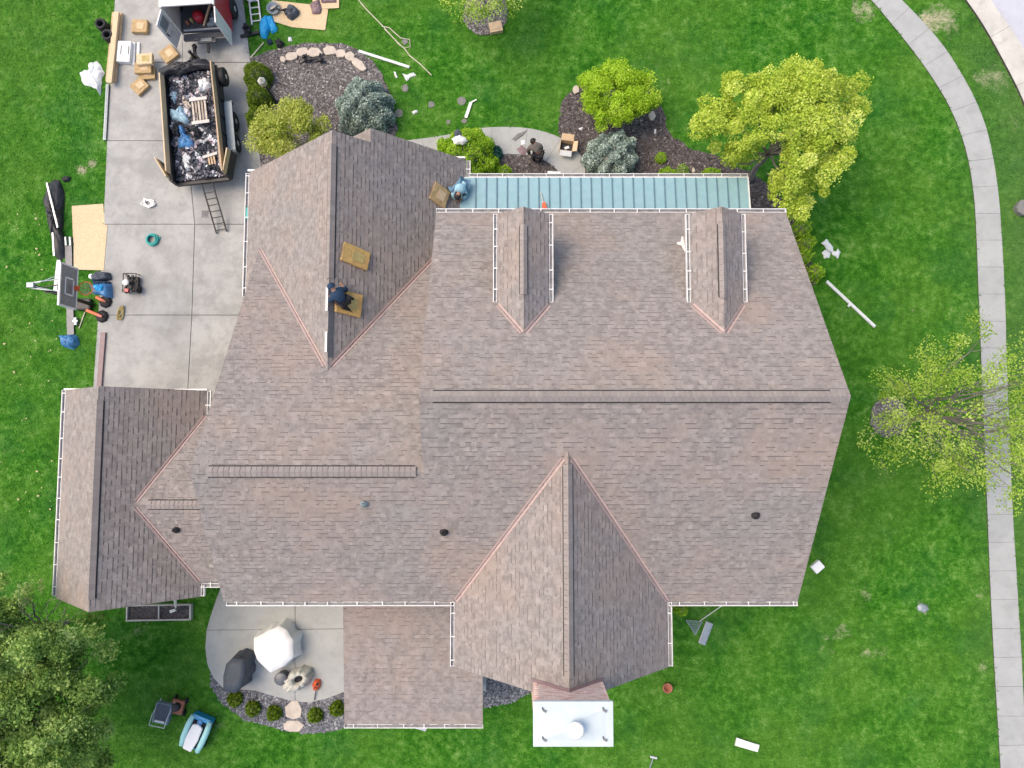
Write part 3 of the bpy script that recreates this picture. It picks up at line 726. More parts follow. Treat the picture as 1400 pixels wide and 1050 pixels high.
# ridge vents and caps
CAPS = {}
def capmesh(key, p1, p2, hw):
    if (key) in CAPS: return CAPS[key]
    b = MB(); L = .165; v = []
    for x, lift in ((-L / 2, .020), (L / 2, .006)):
        for dz in (0, -.014):
            for (yy, zz) in ((-hw, -hw * p1), (-hw * .25, -hw * .25 * p1), (0, .002), (hw * .25, -hw * .25 * p2), (hw, -hw * p2)):
                v.append(b.b.verts.new((x, yy, zz + lift + dz)))
    for k in range(4):
        b.b.faces.new((v[k], v[k + 1], v[11 + k], v[10 + k])); b.b.faces.new((v[5 + k], v[15 + k], v[16 + k], v[6 + k]))
        b.b.faces.new((v[k], v[5 + k], v[6 + k], v[k + 1])); b.b.faces.new((v[10 + k], v[11 + k], v[16 + k], v[15 + k]))
    b.b.faces.new((v[0], v[10], v[15], v[5])); b.b.faces.new((v[4], v[9], v[19], v[14]))
    for k in range(5, 10): v[k].co.x -= .017
    bmesh.ops.recalc_face_normals(b.b, faces=b.b.faces[:])
    me = bpy.data.meshes.new('ridge_cap'); b.b.to_mesh(me); b.b.free(); me.materials.append(M['cap']); me.materials.append(M['capedge'])
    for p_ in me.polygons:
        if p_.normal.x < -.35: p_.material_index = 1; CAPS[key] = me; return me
ncap = 0
def ridge(p0, p1, z, s1, s2, hw=.135, vent=None, step=.145, vw=.165):
    """caps along p0->p1 (plan), s1/s2 slope on the left / right of travel"""
    global ncap
    a, b_ = Vector(p0), Vector(p1); L = (b_ - a).length; d = (b_ - a).normalized(); ang = math.atan2(d.y, d.x); nrm = Vector((-d.y, d.x))
    me = capmesh((round(s1, 2), round(s2, 2), hw), s2, s1, hw)
    n = int(L / step)
    for k in range(n):
        q = a + d * (k + .5) * step; o = link('ridge_cap', me, house, (q.x, q.y, z + .045 + random.uniform(-.002, .002))); o.rotation_euler = (0, 0, ang + random.uniform(-.012, .012)); ncap += 1
    va, vb = (Vector(vent[0]), Vector(vent[1])) if vent else (a + d * .02, a + d * (n * step - .02))
    m = MB(); vs = []
    for q in (va, vb):
        for (o_, sl_) in ((vw, s1), (0, 0), (-vw, s2)): vs.append((q.x + nrm.x * o_, q.y + nrm.y * o_, z - abs(o_) * sl_ + .026))
    V = [m.b.verts.new(v) for v in vs] + [m.b.verts.new((v[0], v[1], v[2] - .05)) for v in vs]
    for i in (0, 1):
        m.b.faces.new((V[i], V[i + 1], V[i + 4], V[i + 3])); m.b.faces.new((V[6 + i], V[9 + i], V[10 + i], V[7 + i]))
    m.b.faces.new((V[0], V[3], V[9], V[6])); m.b.faces.new((V[2], V[8], V[11], V[5])); m.b.faces.new((V[0], V[6], V[7], V[1])); m.b.faces.new((V[1], V[7], V[8], V[2])); m.b.faces.new((V[3], V[4], V[10], V[9])); m.b.faces.new((V[4], V[5], V[11], V[10]))
    hpart(m, 'ridge_vent', 'vent')
ridge((-2.28, 1.02), (8.36, 1.02), 9.35, .64, .64, vent=((-1.98, 1.02), (7.95, 1.02)))
ridge((-2.55, -.9), (-8.18, -.9), 8.12, .64, .64)
YU = onp(453, 400, UE)[1]
ridge((-5.39, 8.75), (-5.39, YU + .35), 6.31, .913, .913, hw=.12, vw=.14)
ridge((1.45, -.72), (1.45, -6.1), 8.46, .913, .913, hw=.12, vw=.14)
ridge((-12.92, 1.15), (-12.92, -4.95), 4.83, .86, .86, hw=.13, vw=.15)
ridge((-8.75, -2.14), (-11.75, -2.14), 4.11, .52, .484)
for c, (ya, yb) in ((.31, (5.7, 3.75)), (5.65, (5.75, 3.65))):
    ridge((c, ya), (c, yb), 8.26, .82, .82, hw=.10, vw=.12)
print('caps', ncap, 'tabs', ntab[0])
# exposed ridge slot where caps are being replaced
b = MB(); b.prism(rect(-5.39, -5.27, 2.35, YU + .3), lambda x, y: UE[0] + UE[1] * x + .02, lambda x, y: UE[0] + UE[1] * x + .045); hpart(b, 'ridge_underlay', 'steel', label='exposed dark ridge slot beside the kneeling worker')
for (ya, yb) in ((YU + .15, YU - .55), (3.1, 2.5)):
    b = MB(); b.prism(rect(-5.50, -5.42, yb, ya), lambda x, y: UW[0] + UW[1] * x + .02, lambda x, y: UW[0] + UW[1] * x + .05); hpart(b, 'ridge_vent_strip', 'white', label='white strip of ridge vent left uncovered')
# pipe vents
for px_, py_, P in ((498, 688, MS), (607, 727, MS), (1033, 704, MS), (241, 724, CS)):
    q = onp(px_, py_, P, .02); b = MB(); b.lathe(q, [(.12, -.05), (.12, .02), (.06, .05), (.045, .22), (.03, .22), (.028, .1)], 14)
    b.bar(q + Vector((-.13, .13 * 1, .0)), q + Vector((.13, .13, .0)), .02, .03); hpart(b, 'vent_pipe', 'galv' if px_ == 498 else 'vent')
# small plastic thing at gutter: teal downspout filter
b = MB(); b.box((-9.2, 7.75, 2.86), (.1, .42, .06), bev=.02); hpart(b, 'gutter_guard', 'teal', label='short turquoise length on the left gutter')

# chimney: bricks as one part, cap, flue
ch_x0, ch_x1, ch_y0, ch_y1, ch_z = .58, 2.38, -7.37, -6.45, 9.15
b = MB(); b.box(((ch_x0 + ch_x1) / 2, (ch_y0 + ch_y1) / 2, ch_z / 2), (ch_x1 - ch_x0 - .03, ch_y1 - ch_y0 - .03, ch_z - .02)); chim = hpart(b, 'chimney', 'mortar')
bm_ = bpy.data.meshes.new('brick_long'); 
def brick_mesh(L, W_, Hh):
    b = MB(); b.box((0, 0, 0), (L, W_, Hh)); me = bpy.data.meshes.new('brick'); b.b.to_mesh(me); b.b.free(); me.materials.append(M['brick'])
    a = me.attributes.new('tone', 'FLOAT', 'FACE'); t = random.random(); a.data.foreach_set('value', [t] * len(me.polygons)); return me
bms = [brick_mesh(.192, .04, .058) for _ in range(6)]; 
nb = 0; rest = ([], [], []); z = ch_z - .045; row = 0
cells = []
while z > .05:
    off = .1 if row % 2 else 0
    for x in np.arange(ch_x0 + .1 - off, ch_x1 - .02, .203): 
        if x > ch_x0 + .05: cells.append((x, ch_y1 + .0, z, 0))
    for y in np.arange(ch_y0 + .1 - off, ch_y1 - .04, .203):
        if y > ch_y0 + .05: cells.append((ch_x0, y, z, 1)); cells.append((ch_x1, y, z, 1))
    z -= .068; row += 1
vis = [c for c in cells if c[3] == 0 and c[2] > 6.9]; 
vis = sorted(vis, key=lambda c: -c[2])[:260]
for (x, y, z, r) in vis:
    o = link('brick', random.choice(bms), chim, (x, y + .004 * random.random(), z)); nb += 1
far = [c for c in cells if c not in set(vis)]
V = []; Fc = []; T = []
for (x, y, z, r) in far:
    dx, dy = (.096, .018) if r == 0 else (.018, .096); n0 = len(V)
    for sx in (-1, 1):
        for sy in (-1, 1):
            for sz in (-1, 1): V.append((x + sx * dx, y + sy * dy, z + sz * .029))
    t = random.random()
    for f in ((0, 1, 3, 2), (4, 6, 7, 5), (0, 4, 5, 1), (2, 3, 7, 6), (0, 2, 6, 4), (1, 5, 7, 3)): Fc.append([n0 + i for i in f]); T.append(t)
o = np_mesh('bricks', V, Fc, 'brick', T, chim); props(o, kind='stuff')
cxm, cym = (ch_x0 + ch_x1) / 2, (ch_y0 + ch_y1) / 2
b = MB(); b.box((cxm, cym, ch_z + .05), (1.94, 1.06, .10), bev=.012); 
v0 = [(-.97, -.53), (.97, -.53), (.97, .53), (-.97, .53)]
b.prism([(cxm + x * .93, cym + y * .9) for x, y in v0], ch_z + .095, ch_z + .104)
lo = [b.b.verts.new((cxm + x * .82, cym + y * .72, ch_z + .105)) for x, y in v0]; hi = [b.b.verts.new((cxm + x * .22, cym + y * .3, ch_z + .16)) for x, y in v0]
for k in range(4): b.b.faces.new((lo[k], lo[(k + 1) % 4], hi[(k + 1) % 4], hi[k]))
b.b.faces.new(hi); b.build('chimney_cap', 'capst', chim, origin=(0, 0, 0))
for (sx, sy) in ((-1, -1), (1, -1), (1, 1), (-1, 1)):
    b = MB(); q = (cxm + sx * .73, cym + sy * .34, ch_z + .11)
    b.bar(q, (q[0] + .07, q[1] - .03, q[2] + .05), .05, .025); b.bar(q, (q[0] - .02, q[1] + .06, q[2] + .03), .03, .02); b.build('cap_clip', 'steel', chim, origin=(0, 0, 0))
b = MB(); b.lathe((cxm + .03, cym - .02, ch_z + .14), [(.15, 0), (.12, .04), (.12, .26)], 24); b.build('flue_pipe', 'capst', chim, origin=(0, 0, 0))
b = MB(); b.lathe((cxm + .03, cym - .02, ch_z + .38), [(.17, 0), (.20, .02), (.20, .07), (.17, .10), (.05, .115)], 28)
for f_ in b.b.faces: f_.smooth = False
b.build('flue_cap', 'white', chim, origin=(0, 0, 0))
b = MB(); b.prism(ccw([(ch_x0 - .07, ch_y1), (ch_x1 + .05, ch_y1), (ch_x1 + .05, ch_y1 + .09), (ch_x0 - .07, ch_y1 + .09)][:4]), lambda x, y: 8.46 - .913 * abs(x - 1.45) + .01 if False else min(BWp[0] + BWp[1] * x, BEp[0] + BEp[1] * x) + .01, lambda x, y: min(BWp[0] + BWp[1] * x, BEp[0] + BEp[1] * x) + .04)
b.b.clear()
for P, xa, xb in ((BWp, ch_x0 - .07, 1.45), (BEp, 1.45, ch_x1 + .05)):
    b.prism(rect(xa, xb, ch_y1 + .012, ch_y1 + .10), lambda x, y, P=P: P[0] + P[1] * x, lambda x, y, P=P: P[0] + P[1] * x + .045)
b.build('chimney_flashing', 'purple', chim, origin=(0, 0, 0))

# ---------------------------------------------------------------- vegetation
def leafcloud(C, size, up=.35, asp=.6, rng=RNG):
    n = len(C); nr = rng.normal(size=(n, 3)); nr[:, 2] = np.abs(nr[:, 2]) + up; nr /= np.linalg.norm(nr, axis=1)[:, None]
    t = np.cross(nr, rng.normal(size=(n, 3))); t /= np.linalg.norm(t, axis=1)[:, None] + 1e-9; bt = np.cross(nr, t)
    s = (size * rng.uniform(.6, 1.35, n))[:, None]
    V = np.stack([C - t * s * .5, C - bt * s * asp * .5 + nr * s * .08, C + t * s * .5, C + bt * s * asp * .5 + nr * s * .08], 1)
    return V.reshape(-1, 3), np.arange(n * 4).reshape(n, 4)
def clumps_points(cl, per, rng, shell=.55):
    """cl: (n,4) centre+radius; per-clump leaves mostly on its outside"""
    out = []; tone = []
    for (x, y, z, r, tn) in cl:
        d = rng.normal(size=(per, 3)); d /= np.linalg.norm(d, axis=1)[:, None]; rr = r * (shell + (1 - shell) * rng.random(per) ** .6) * (1 + .12 * rng.normal(size=per))
        d[:, 2] *= .75
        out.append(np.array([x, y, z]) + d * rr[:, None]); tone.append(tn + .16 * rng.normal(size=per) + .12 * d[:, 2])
    return np.concatenate(out), np.clip(np.concatenate(tone), 0, 1)
def limb(mb_, a, b_, r0, r1, seed, k=4, wob=.08):
    rn = random.Random(seed); a, b_ = Vector(a), Vector(b_); L = (b_ - a).length; pts = []; rs = []
    for i in range(k + 1):
        t = i / k; w_ = L * wob * (0 if i in (0, k) else 1); pts.append(a.lerp(b_, t) + Vector([rn.uniform(-w_, w_) for _ in range(3)])); rs.append(r0 + (r1 - r0) * t)
    mb_.tube(pts, rs, 6)
    return pts
PRUNE = []
def tree(name, label, base, crown_c, rad, nclump, per, leaf, mats, seed, cr=(.35, .7), trunk=.12, twigs=0, shell=.55, up=.35, group=None, bot=-.8, hollow=.35, cat='tree', dens=None):
    rn = random.Random(seed); rng = np.random.default_rng(seed)
    base = Vector(base); cc = Vector(crown_c) - base; root = thing(name, label, cat, base, 0, group)
    cl = []
    for k in range(nclump):
        while True:
            d = Vector([rn.gauss(0, 1) for _ in range(3)]).normalized()
            if d.z > bot: break
        q = rn.uniform(hollow, 1.0) ** .6; r = rn.uniform(*cr)
        wob = 1 + .16 * math.sin(math.atan2(d.y, d.x) * 3 + seed) + .1 * math.sin(math.atan2(d.y, d.x) * 7 + seed * 2)
        p = Vector((cc.x + d.x * q * rad[0] * wob, cc.y + d.y * q * rad[1] * wob, cc.z + d.z * q * rad[2]))
        p.z = max(p.z, .15)
        cl.append((p.x, p.y, p.z, r, rn.gauss(.5, .17)))
    b = MB(); fork = Vector((cc.x * .45, cc.y * .45, max(.2, (cc.z - rad[2]) * .9 + .15)))
    limb(b, (0, 0, 0), fork, trunk, trunk * .7, seed, 4, .03)
    m = min(len(cl), 7 + twigs // 6)
    for i in range(m):
        c = cl[i]; p = limb(b, fork, (c[0], c[1], c[2]), trunk * .45, trunk * .10, seed + i, 4)
    b.build('trunk', 'bark', root)
    if twigs:
        b = MB()
        for i in range(twigs):
            c = cl[i % len(cl)]; a = fork.lerp(Vector(c[:3]), rn.uniform(.25, .8)); e = Vector(c[:3]) + Vector([rn.gauss(0, c[3] * .7) for _ in range(3)])
            limb(b, a, e, trunk * .13, trunk * .03, seed * 3 + i, 3, .06)
        b.build('branches', 'bark', root)
    C, T = clumps_points(cl, per, rng, shell)
    keep = C[:, 2] > .04
    if name == 'maple_tree':
        wx, wy = C[:, 0] + base.x, C[:, 1] + base.y; keep &= ~((wx < 8.75) & (wy < 9.35))
    if name == 'evergreen_tree':
        wx, wy = C[:, 0] + base.x, C[:, 1] + base.y; keep &= ~((wx > -15.5) & (wy > -5.75))
    C, T = C[keep], T[keep]
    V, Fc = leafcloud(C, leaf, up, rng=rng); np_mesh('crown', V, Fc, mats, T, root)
    return root
def shrub(name, label, px_, py_, rp, h, n, leaf, m, seed, group=None, dome=1.0, cat='shrub', z0=.03, droop=0, lobes=0, sy=1.0, up=.4):
    rng = np.random.default_rng(seed); rn = random.Random(seed)
    top = at(px_, py_, h * .6); r = rp * (H - h * .6) / F; root = thing(name, label, cat, (top.x, top.y, z0), 0, group)
    d = rng.normal(size=(n, 3)); d[:, 2] = np.abs(d[:, 2]) * .9; d /= np.linalg.norm(d, axis=1)[:, None]
    a = np.arctan2(d[:, 1], d[:, 0]); wob = 1 + .05 * np.sin(a * 3 + seed) + .04 * np.sin(a * 7 + 2 * seed)
    lob = 1 + .07 * np.sin(d[:, 0] * 9 + seed) * np.sin(d[:, 1] * 9 + 1) * (1 + lobes)
    q = (.72 + .30 * rng.random(n) ** .7) * wob * lob
    C = np.stack([d[:, 0] * q * r, d[:, 1] * q * r * sy, d[:, 2] ** dome * q * h * .95 + .03], 1)
    if droop: C[:, 2] -= droop * (np.hypot(d[:, 0], d[:, 1]) ** 6) * rng.random(n)
    C[:, 2] = np.maximum(C[:, 2], .02)
    tl = np.clip(.5 + .2 * rng.normal(size=n) + .25 * (lob - 1) * 6, 0, 1)
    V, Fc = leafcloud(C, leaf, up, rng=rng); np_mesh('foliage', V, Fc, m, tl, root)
    b = MB()
    for k in range(5):
        an = k * 1.3 + seed; limb(b, (0, 0, -.02), (math.cos(an) * r * .6, math.sin(an) * r * .6 * sy, h * .6), .03, .01, seed + k)
    b.build('stems', 'bark', root)
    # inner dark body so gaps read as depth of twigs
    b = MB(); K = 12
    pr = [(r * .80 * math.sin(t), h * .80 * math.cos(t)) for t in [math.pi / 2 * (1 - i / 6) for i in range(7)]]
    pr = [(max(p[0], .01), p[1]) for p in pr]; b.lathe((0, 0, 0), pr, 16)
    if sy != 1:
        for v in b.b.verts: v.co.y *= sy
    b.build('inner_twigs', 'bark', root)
    return root
tree('maple_tree', 'broad yellow green maple tree at the right of the metal porch roof', at(1022, 247), at(1072, 180, 4.1), (2.5, 2.4, 1.6), 270, 300, .085, 'leaf_yellow', 12, (.18, .42), .13, 50, .45)
tree('street_tree', 'tall sparse budding tree leaning over the sidewalk on the right', at(1217, 572), at(1322, 566, 5.0), (2.75, 2.75, 2.4), 150, 110, .075, 'leaf_bud', 23, (.25, .55), .085, 150, .25, group=None, hollow=.3)
tree('ornamental_tree', 'small sparse budding tree at the top edge with grey mulch below', at(664, 16), at(657, -36, 2.6), (1.95, 1.9, 1.0), 80, 110, .07, 'leaf_bud', 31, (.25, .45), .06, 90, .25)
tree('evergreen_tree', 'big dark green leafy tree just below the left wing', at(92, 850), at(28, 878, 4.4), (2.5, 2.0, 2.0), 130, 330, .10, 'leaf_dark', 41, (.22, .5), .11, 90, .25, hollow=.1)
tree('evergreen_tree', 'large spreading green tree filling the bottom left corner', at(105, 958), at(38, 1000, 4.2), (2.8, 2.6, 2.2), 190, 330, .10, 'leaf_dark', 43, (.22, .5), .12, 110, .25, hollow=.1)
tree('weeping_maple', 'bright lime weeping maple above the round blue spruce', at(838, 150), at(842, 130, 1.5), (1.4, 1.1, .5), 125, 330, .07, 'leaf_lime', 52, (.2, .36), .06, 10, .3, cat='tree')
tree('flowering_shrub', 'tall yellow green bush against the garage roof edge', at(402, 205), at(398, 180, 2.1), (1.5, 1.15, .6), 46, 420, .085, 'leaf_olive', 61, (.22, .5), .05, 20, .35, cat='shrub')
shrub('blue_spruce', 'large round blue spruce beside the stone edged bed', 496, 141, 40, 1.5, 17000, .085, 'leaf_spruce', 3, 'round blue spruces', lobes=.5)
shrub('blue_spruce', 'round blue spruce in the dark mulch above the metal roof', 838, 211, 37, 1.4, 15000, .085, 'leaf_spruce', 5, 'round blue spruces', lobes=1.2)
for i, (x, y, r) in enumerate(((349, 100, 20), (351, 130, 18), (350, 159, 17))):
    shrub('boxwood', ['topmost clipped boxwood at the right edge of the driveway', 'middle clipped boxwood of the three along the driveway', 'lowest of the three boxwoods along the driveway, against the yellow bush'][i], x, y, r, .9, 4500, .06, 'leaf_box', 70 + i, 'boxwoods along the driveway')
shrub('round_bush', 'large bright green bush between garage roof and metal porch roof', 636, 214, 46, 1.5, 15000, .085, 'leaf_maple', 80, lobes=1)
shrub('small_boxwood', 'small bright green bush at left end of metal roof gutter', 688, 236, 13, .6, 2200, .05, 'leaf_maple', 81, 'small bushes along the porch')
shrub('small_boxwood', 'small bright green bush below the round blue spruce', 847, 241, 13, .6, 2200, .05, 'leaf_maple', 82, 'small bushes along the porch')
shrub('small_boxwood', 'small bright green bush right of the blue spruce, by the gutter', 914, 240, 14, .6, 2200, .05, 'leaf_maple', 83, 'small bushes along the porch')
shrub('perennial', 'dark green perennial next to the rightmost small porch bush', 934, 232, 9, .4, 900, .06, 'leaf_dark', 84)
shrub('perennial', 'pale green round perennial alone in the dark mulch', 904, 215, 8, .3, 900, .05, 'leaf_maple', 85)
shrub('small_boxwood', 'bright green bush under the lower left of the yellow maple', 975, 241, 15, .6, 1600, .06, 'leaf_maple', 95, 'small bushes along the porch')
shrub('teal_plant', 'blue green potted plant at the inner edge of the walkway', 676, 209, 11, .45, 700, .12, 'leaf_teal', 86)
for i, (x, y, r) in enumerate(((1098, 312, 13), (1104, 332, 12), (1100, 350, 11), (1116, 372, 12))):
    shrub('side_shrub', ['light green shrub under the maple at the right house corner', 'leafy shrub, second down along the right gable', 'leafy shrub, third down along the right gable', 'lowest leafy shrub along the right gable, by the white downspout'][i], x, y, r, .8, 900, .085, 'leaf_maple', 87 + i, 'shrubs along the right gable', lobes=2)
shrub('side_shrub', 'small leafy shrub in the corner beside the back gable gutter', 932, 833, 10, .5, 700, .08, 'leaf_maple', 92)
for i, (x, y) in enumerate(((320, 957), (345, 970), (374, 976), (430, 979), (460, 970))):
    shrub('ornamental_grass', ['leftmost green shrub in the patio bed', 'second green shrub from the left in the patio bed', 'green shrub left of the flagstones in the patio bed', 'green shrub right of the flagstones in the patio bed', 'rightmost green shrub in the patio bed'][i], x, y, 10, .35, 800, .09, 'leaf_box', 100 + i, 'shrubs in the patio bed', up=.1)

# ---------------------------------------------------------------- stones
def stone(name, label, px_, py_, w_, l_, rz, h, m, group, seed, cat='stone'):
    rn = random.Random(seed); q = at(px_, py_); k = 7; p = []
    for i in range(k):
        a = 2 * math.pi * i / k + rn.uniform(-.25, .25); r = rn.uniform(.85, 1.1); x = math.cos(a) * w_ / 2 * r * 1.1; y = math.sin(a) * l_ / 2 * r * 1.1
        p.append((x * math.cos(rz) - y * math.sin(rz), x * math.sin(rz) + y * math.cos(rz)))
    b = MB(); b.prism([(x + q.x, y + q.y) for x, y in p], 0, h)
    bmesh.ops.bevel(b.b, geom=b.b.edges[:], offset=.015, segments=1, affect='EDGES')
    for v in b.b.verts:
        if v.co.z > h * .7: v.co.z += rn.uniform(-.008, .008)
    b.build(name, m, None, (q.x, q.y, 0), label=label, cat=cat, group=group)
edgers = [(388, 83, 9, 9, 0), (400, 79, 17, 13, .3), (414, 73, 17, 12, .5), (431, 74, 21, 15, .05), (452, 71, 21, 14, 0), (467, 75, 14, 13, -.3), (479, 79, 14, 12, -.7), (491, 90, 12, 26, .75)]
for i, (x, y, w_, l_, rz) in enumerate(edgers):
    stone('edging_stone', ['small leftmost stone of the pale curved edging', 'pink tan stone, second from the left in the curved edging', 'stone left of the dark blower in the curved edging', 'broad pale stone behind the dark blower', 'broad cream stone at the top middle of the curved edging', 'short stone right of the broad cream one', 'stone just before the curved edging turns down', 'long slanting last stone, nearest the round blue spruce'][i], x, y, w_ / PPM, l_ / PPM, rz, .14, 'stone', 'flagstones edging the grey mulch bed', 200 + i)
for i, (x, y, w_) in enumerate(((545, 155, 13), (554, 121, 11), (590, 143, 10), (631, 138, 12), (613, 167, 7), (554, 57, 10))):
    stone('stepping_stone', ['grey square stepping stone next to the round blue spruce', 'worn stepping stone just below the jagged white scrap', 'worn stepping stone in the middle of the front lawn group', 'stepping stone left of the short bent white downspout', 'small pale stepping stone between blue spruce and bent downspout', 'round grey stone in the loop of the white twine'][i], x, y, w_ / PPM, w_ / PPM, .3 * i, .03, 'gstone', 'stepping stones in the front lawn', 220 + i)
stone('stepping_stone', 'pale stepping stone touching the patio edge', 402, 970, 22 / PPM, 22 / PPM, 0, .07, 'stone', 'flagstones below the patio', 230)
stone('stepping_stone', 'pale stepping stone nearest the lawn below the patio', 401, 992, 26 / PPM, 14 / PPM, 0, .07, 'stone', 'flagstones below the patio', 231)
stone('boulder', 'grey boulder in the grass strip at the right edge', 1394, 286, 20 / PPM, 22 / PPM, .2, .25, 'gstone', None, 232)
stone('bed_stone', 'tan triangular stone left of the weeping maple', 787, 124, 9 / PPM, 12 / PPM, .2, .12, 'stone', None, 233)
stone('bed_stone', 'pink tan stone right of the weeping maple', 891, 160, 9 / PPM, 13 / PPM, 0, .12, 'stone', None, 234)
stone('bed_stone', 'small cream stone at the porch bed below the maple', 947, 234, 5 / PPM, 7 / PPM, 0, .12, 'stone', None, 235)

# ---------------------------------------------------------------- people
def skin_obj(name, J, rad, edges, m, parent, grow=0.0, sub=1, shrink=1.0):
    names = []
    for e in edges:
        for k in e:
            if k not in names: names.append(k)
    me = bpy.data.meshes.new(name); me.from_pydata([J[k] for k in names], [(names.index(a), names.index(b_)) for a, b_ in edges], [])
    o = link(name, me, parent); sk = o.modifiers.new('s', 'SKIN'); sk.use_smooth_shade = True; ss = o.modifiers.new('u', 'SUBSURF'); ss.levels = sub; ss.render_levels = sub
    for i, k in enumerate(names):
        r = rad[k] * shrink + grow; me.skin_vertices[0].data[i].radius = (r, r); me.skin_vertices[0].data[i].use_root = (i == 0)
    dg = bpy.context.evaluated_depsgraph_get(); m2 = bpy.data.meshes.new_from_object(o.evaluated_get(dg)); o.modifiers.clear(); o.data = m2; m2.name = name
    m2.materials.clear(); m2.materials.append(M[m])
    for p in m2.polygons: p.material_index = 0
    return o
RAD = dict(pelvis=.135, waist=.12, chest=.15, neck=.055, head=.09, crown=.075, shL=.065, shR=.065, elL=.045, elR=.045, wrL=.032, wrR=.032, haL=.038, haR=.038,
           hiL=.095, hiR=.095, knL=.06, knR=.06, anL=.042, anR=.042, toL=.035, toR=.035)
def person(label, J, jacket, trousers, hair, hatmat=None):
    base = Vector(J['pelvis']); bz = min(v[2] for v in J.values()); base = Vector((base.x, base.y, bz)); root = thing('person', label, 'person', base)
    J = {k: tuple(Vector(v) - base) for k, v in J.items()}
    V = {k: Vector(v) for k, v in J.items()}
    E = [('pelvis', 'waist'), ('waist', 'chest'), ('chest', 'neck'), ('neck', 'head'), ('head', 'crown')]
    for s in 'LR': E += [('chest', 'sh' + s), ('sh' + s, 'el' + s), ('el' + s, 'wr' + s), ('wr' + s, 'ha' + s), ('pelvis', 'hi' + s), ('hi' + s, 'kn' + s), ('kn' + s, 'an' + s), ('an' + s, 'to' + s)]
    skin_obj('body', J, {k: v * (1 if k in ('neck', 'head', 'crown', 'haL', 'haR', 'wrL', 'wrR') else .72) for k, v in RAD.items()}, E, 'skin', root)
    skin_obj('jacket', J, RAD, [('pelvis', 'waist'), ('waist', 'chest'), ('chest', 'neck')] + [('chest', 'sh' + s) for s in 'LR'] + [(a + s, b_ + s) for s in 'LR' for a, b_ in (('sh', 'el'), ('el', 'wr'))], jacket, root, .035)
    skin_obj('trousers', J, RAD, [('pelvis', 'hiL'), ('pelvis', 'hiR')] + [(a + s, b_ + s) for s in 'LR' for a, b_ in (('hi', 'kn'), ('kn', 'an'))], trousers, root, .025)
    for s in 'LR':
        skin_obj('boot', J, RAD, [('an' + s, 'to' + s)], 'dcloth', root, .016, 1)
        d = (V['ha' + s] - V['wr' + s]).normalized(); sd_ = d.cross(Vector((0, 0, 1))); sd_ = sd_.normalized() if sd_.length > .1 else Vector((1, 0, 0)); nn = sd_.cross(d)
        b = MB()
        for k, (o_, L) in enumerate(((-.028, .062), (-.009, .075), (.009, .072), (.027, .055))):
            p = V['ha' + s] + sd_ * o_ + d * .01; b.tube([p, p + d * L * .5, p + d * L * .85 - nn * .02], [.010, .009, .006], 6)
        p = V['wr' + s] + d * .03; b.tube([p, p + sd_ * .045 + d * .025, p + sd_ * .05 + d * .055], [.012, .010, .008], 6); b.build('fingers', 'skin', root)
    f = (V['crown'] - V['head']).normalized()
    b = MB(); bmesh.ops.create_icosphere(b.b, subdivisions=3, radius=.118)
    for v in b.b.verts: v.co = V['head'] + f * .04 + v.co
    for v in [v for v in b.b.verts if (v.co - V['head']).dot(f) < -.02]: b.b.verts.remove(v)
    for fc in b.b.faces: fc.smooth = True
    b.build('hat' if hatmat else 'hair', hatmat or hair, root)
    return root
P = lambda a, b_, h: onp(a, b_, UE, h)
p1 = dict(pelvis=P(470, 412, .42), waist=P(466, 408, .44), chest=P(461, 402, .46), neck=P(457, 397, .50), head=P(454, 393.5, .52), crown=P(452, 391, .5),
          shL=P(454, 406, .42), shR=P(466, 396, .42), elL=P(451, 412, .25), elR=P(474, 397, .24), wrL=P(452, 408, .10), wrR=P(470, 392, .10), haL=P(451, 406, .07), haR=P(467, 389, .08),
          hiL=P(467, 416, .38), hiR=P(473, 408, .38), knL=P(472, 421, .12), knR=P(477, 407, .12), anL=P(483, 429, .08), anR=P(485, 411, .10), toL=P(487, 432, .05), toR=P(487, 407, .06))
person('person in navy hooded jacket kneeling on the garage roof ridge', p1, 'navy', 'dcloth', 'hair', 'navy')
p2 = dict(pelvis=P(634, 250, .45), waist=P(632, 254, .50), chest=P(629, 259, .52), neck=P(627, 264, .50), head=P(626, 267, .46), crown=P(625, 270, .42),
          shL=P(635, 261, .46), shR=P(621, 258, .46), elL=P(637, 268, .30), elR=P(619, 266, .30), wrL=P(632, 272, .15), wrR=P(623, 272, .15), haL=P(630, 274, .1), haR=P(626, 274, .1),
          hiL=P(637, 252, .40), hiR=P(630, 249, .40), knL=P(640, 262, .45), knR=P(617, 261, .45), anL=P(634, 257, .10), anR=P(615, 256, .10), toL=P(634, 262, .06), toR=P(613, 260, .06))
person('person in pale blue top and jeans crouching at the metal roof corner', p2, 'pale', 'jean', 'hair')
Q = lambda a, b_, h: at(a, b_, .045 + h)
p3 = dict(pelvis=Q(736, 209, .62), waist=Q(735, 205, .76), chest=Q(733, 200, .85), neck=Q(731, 196, .92), head=Q(730, 194, .96), crown=Q(728, 192, .98),
          shL=Q(725, 201, .82), shR=Q(740, 200, .82), elL=Q(722, 206, .55), elR=Q(740, 206, .55), wrL=Q(724, 211, .32), wrR=Q(731, 209, .35), haL=Q(726, 212, .26), haR=Q(729, 211, .3),
          hiL=Q(732, 211, .58), hiR=Q(740, 211, .58), knL=Q(728, 214, .48), knR=Q(740, 216, .48), anL=Q(731, 220, .08), anR=Q(737, 222, .08), toL=Q(728, 217, .035), toR=Q(738, 218, .035))
person('person in grey brown shirt and black trousers bending over the front walkway', p3, 'gcloth', 'dcloth', 'hair')

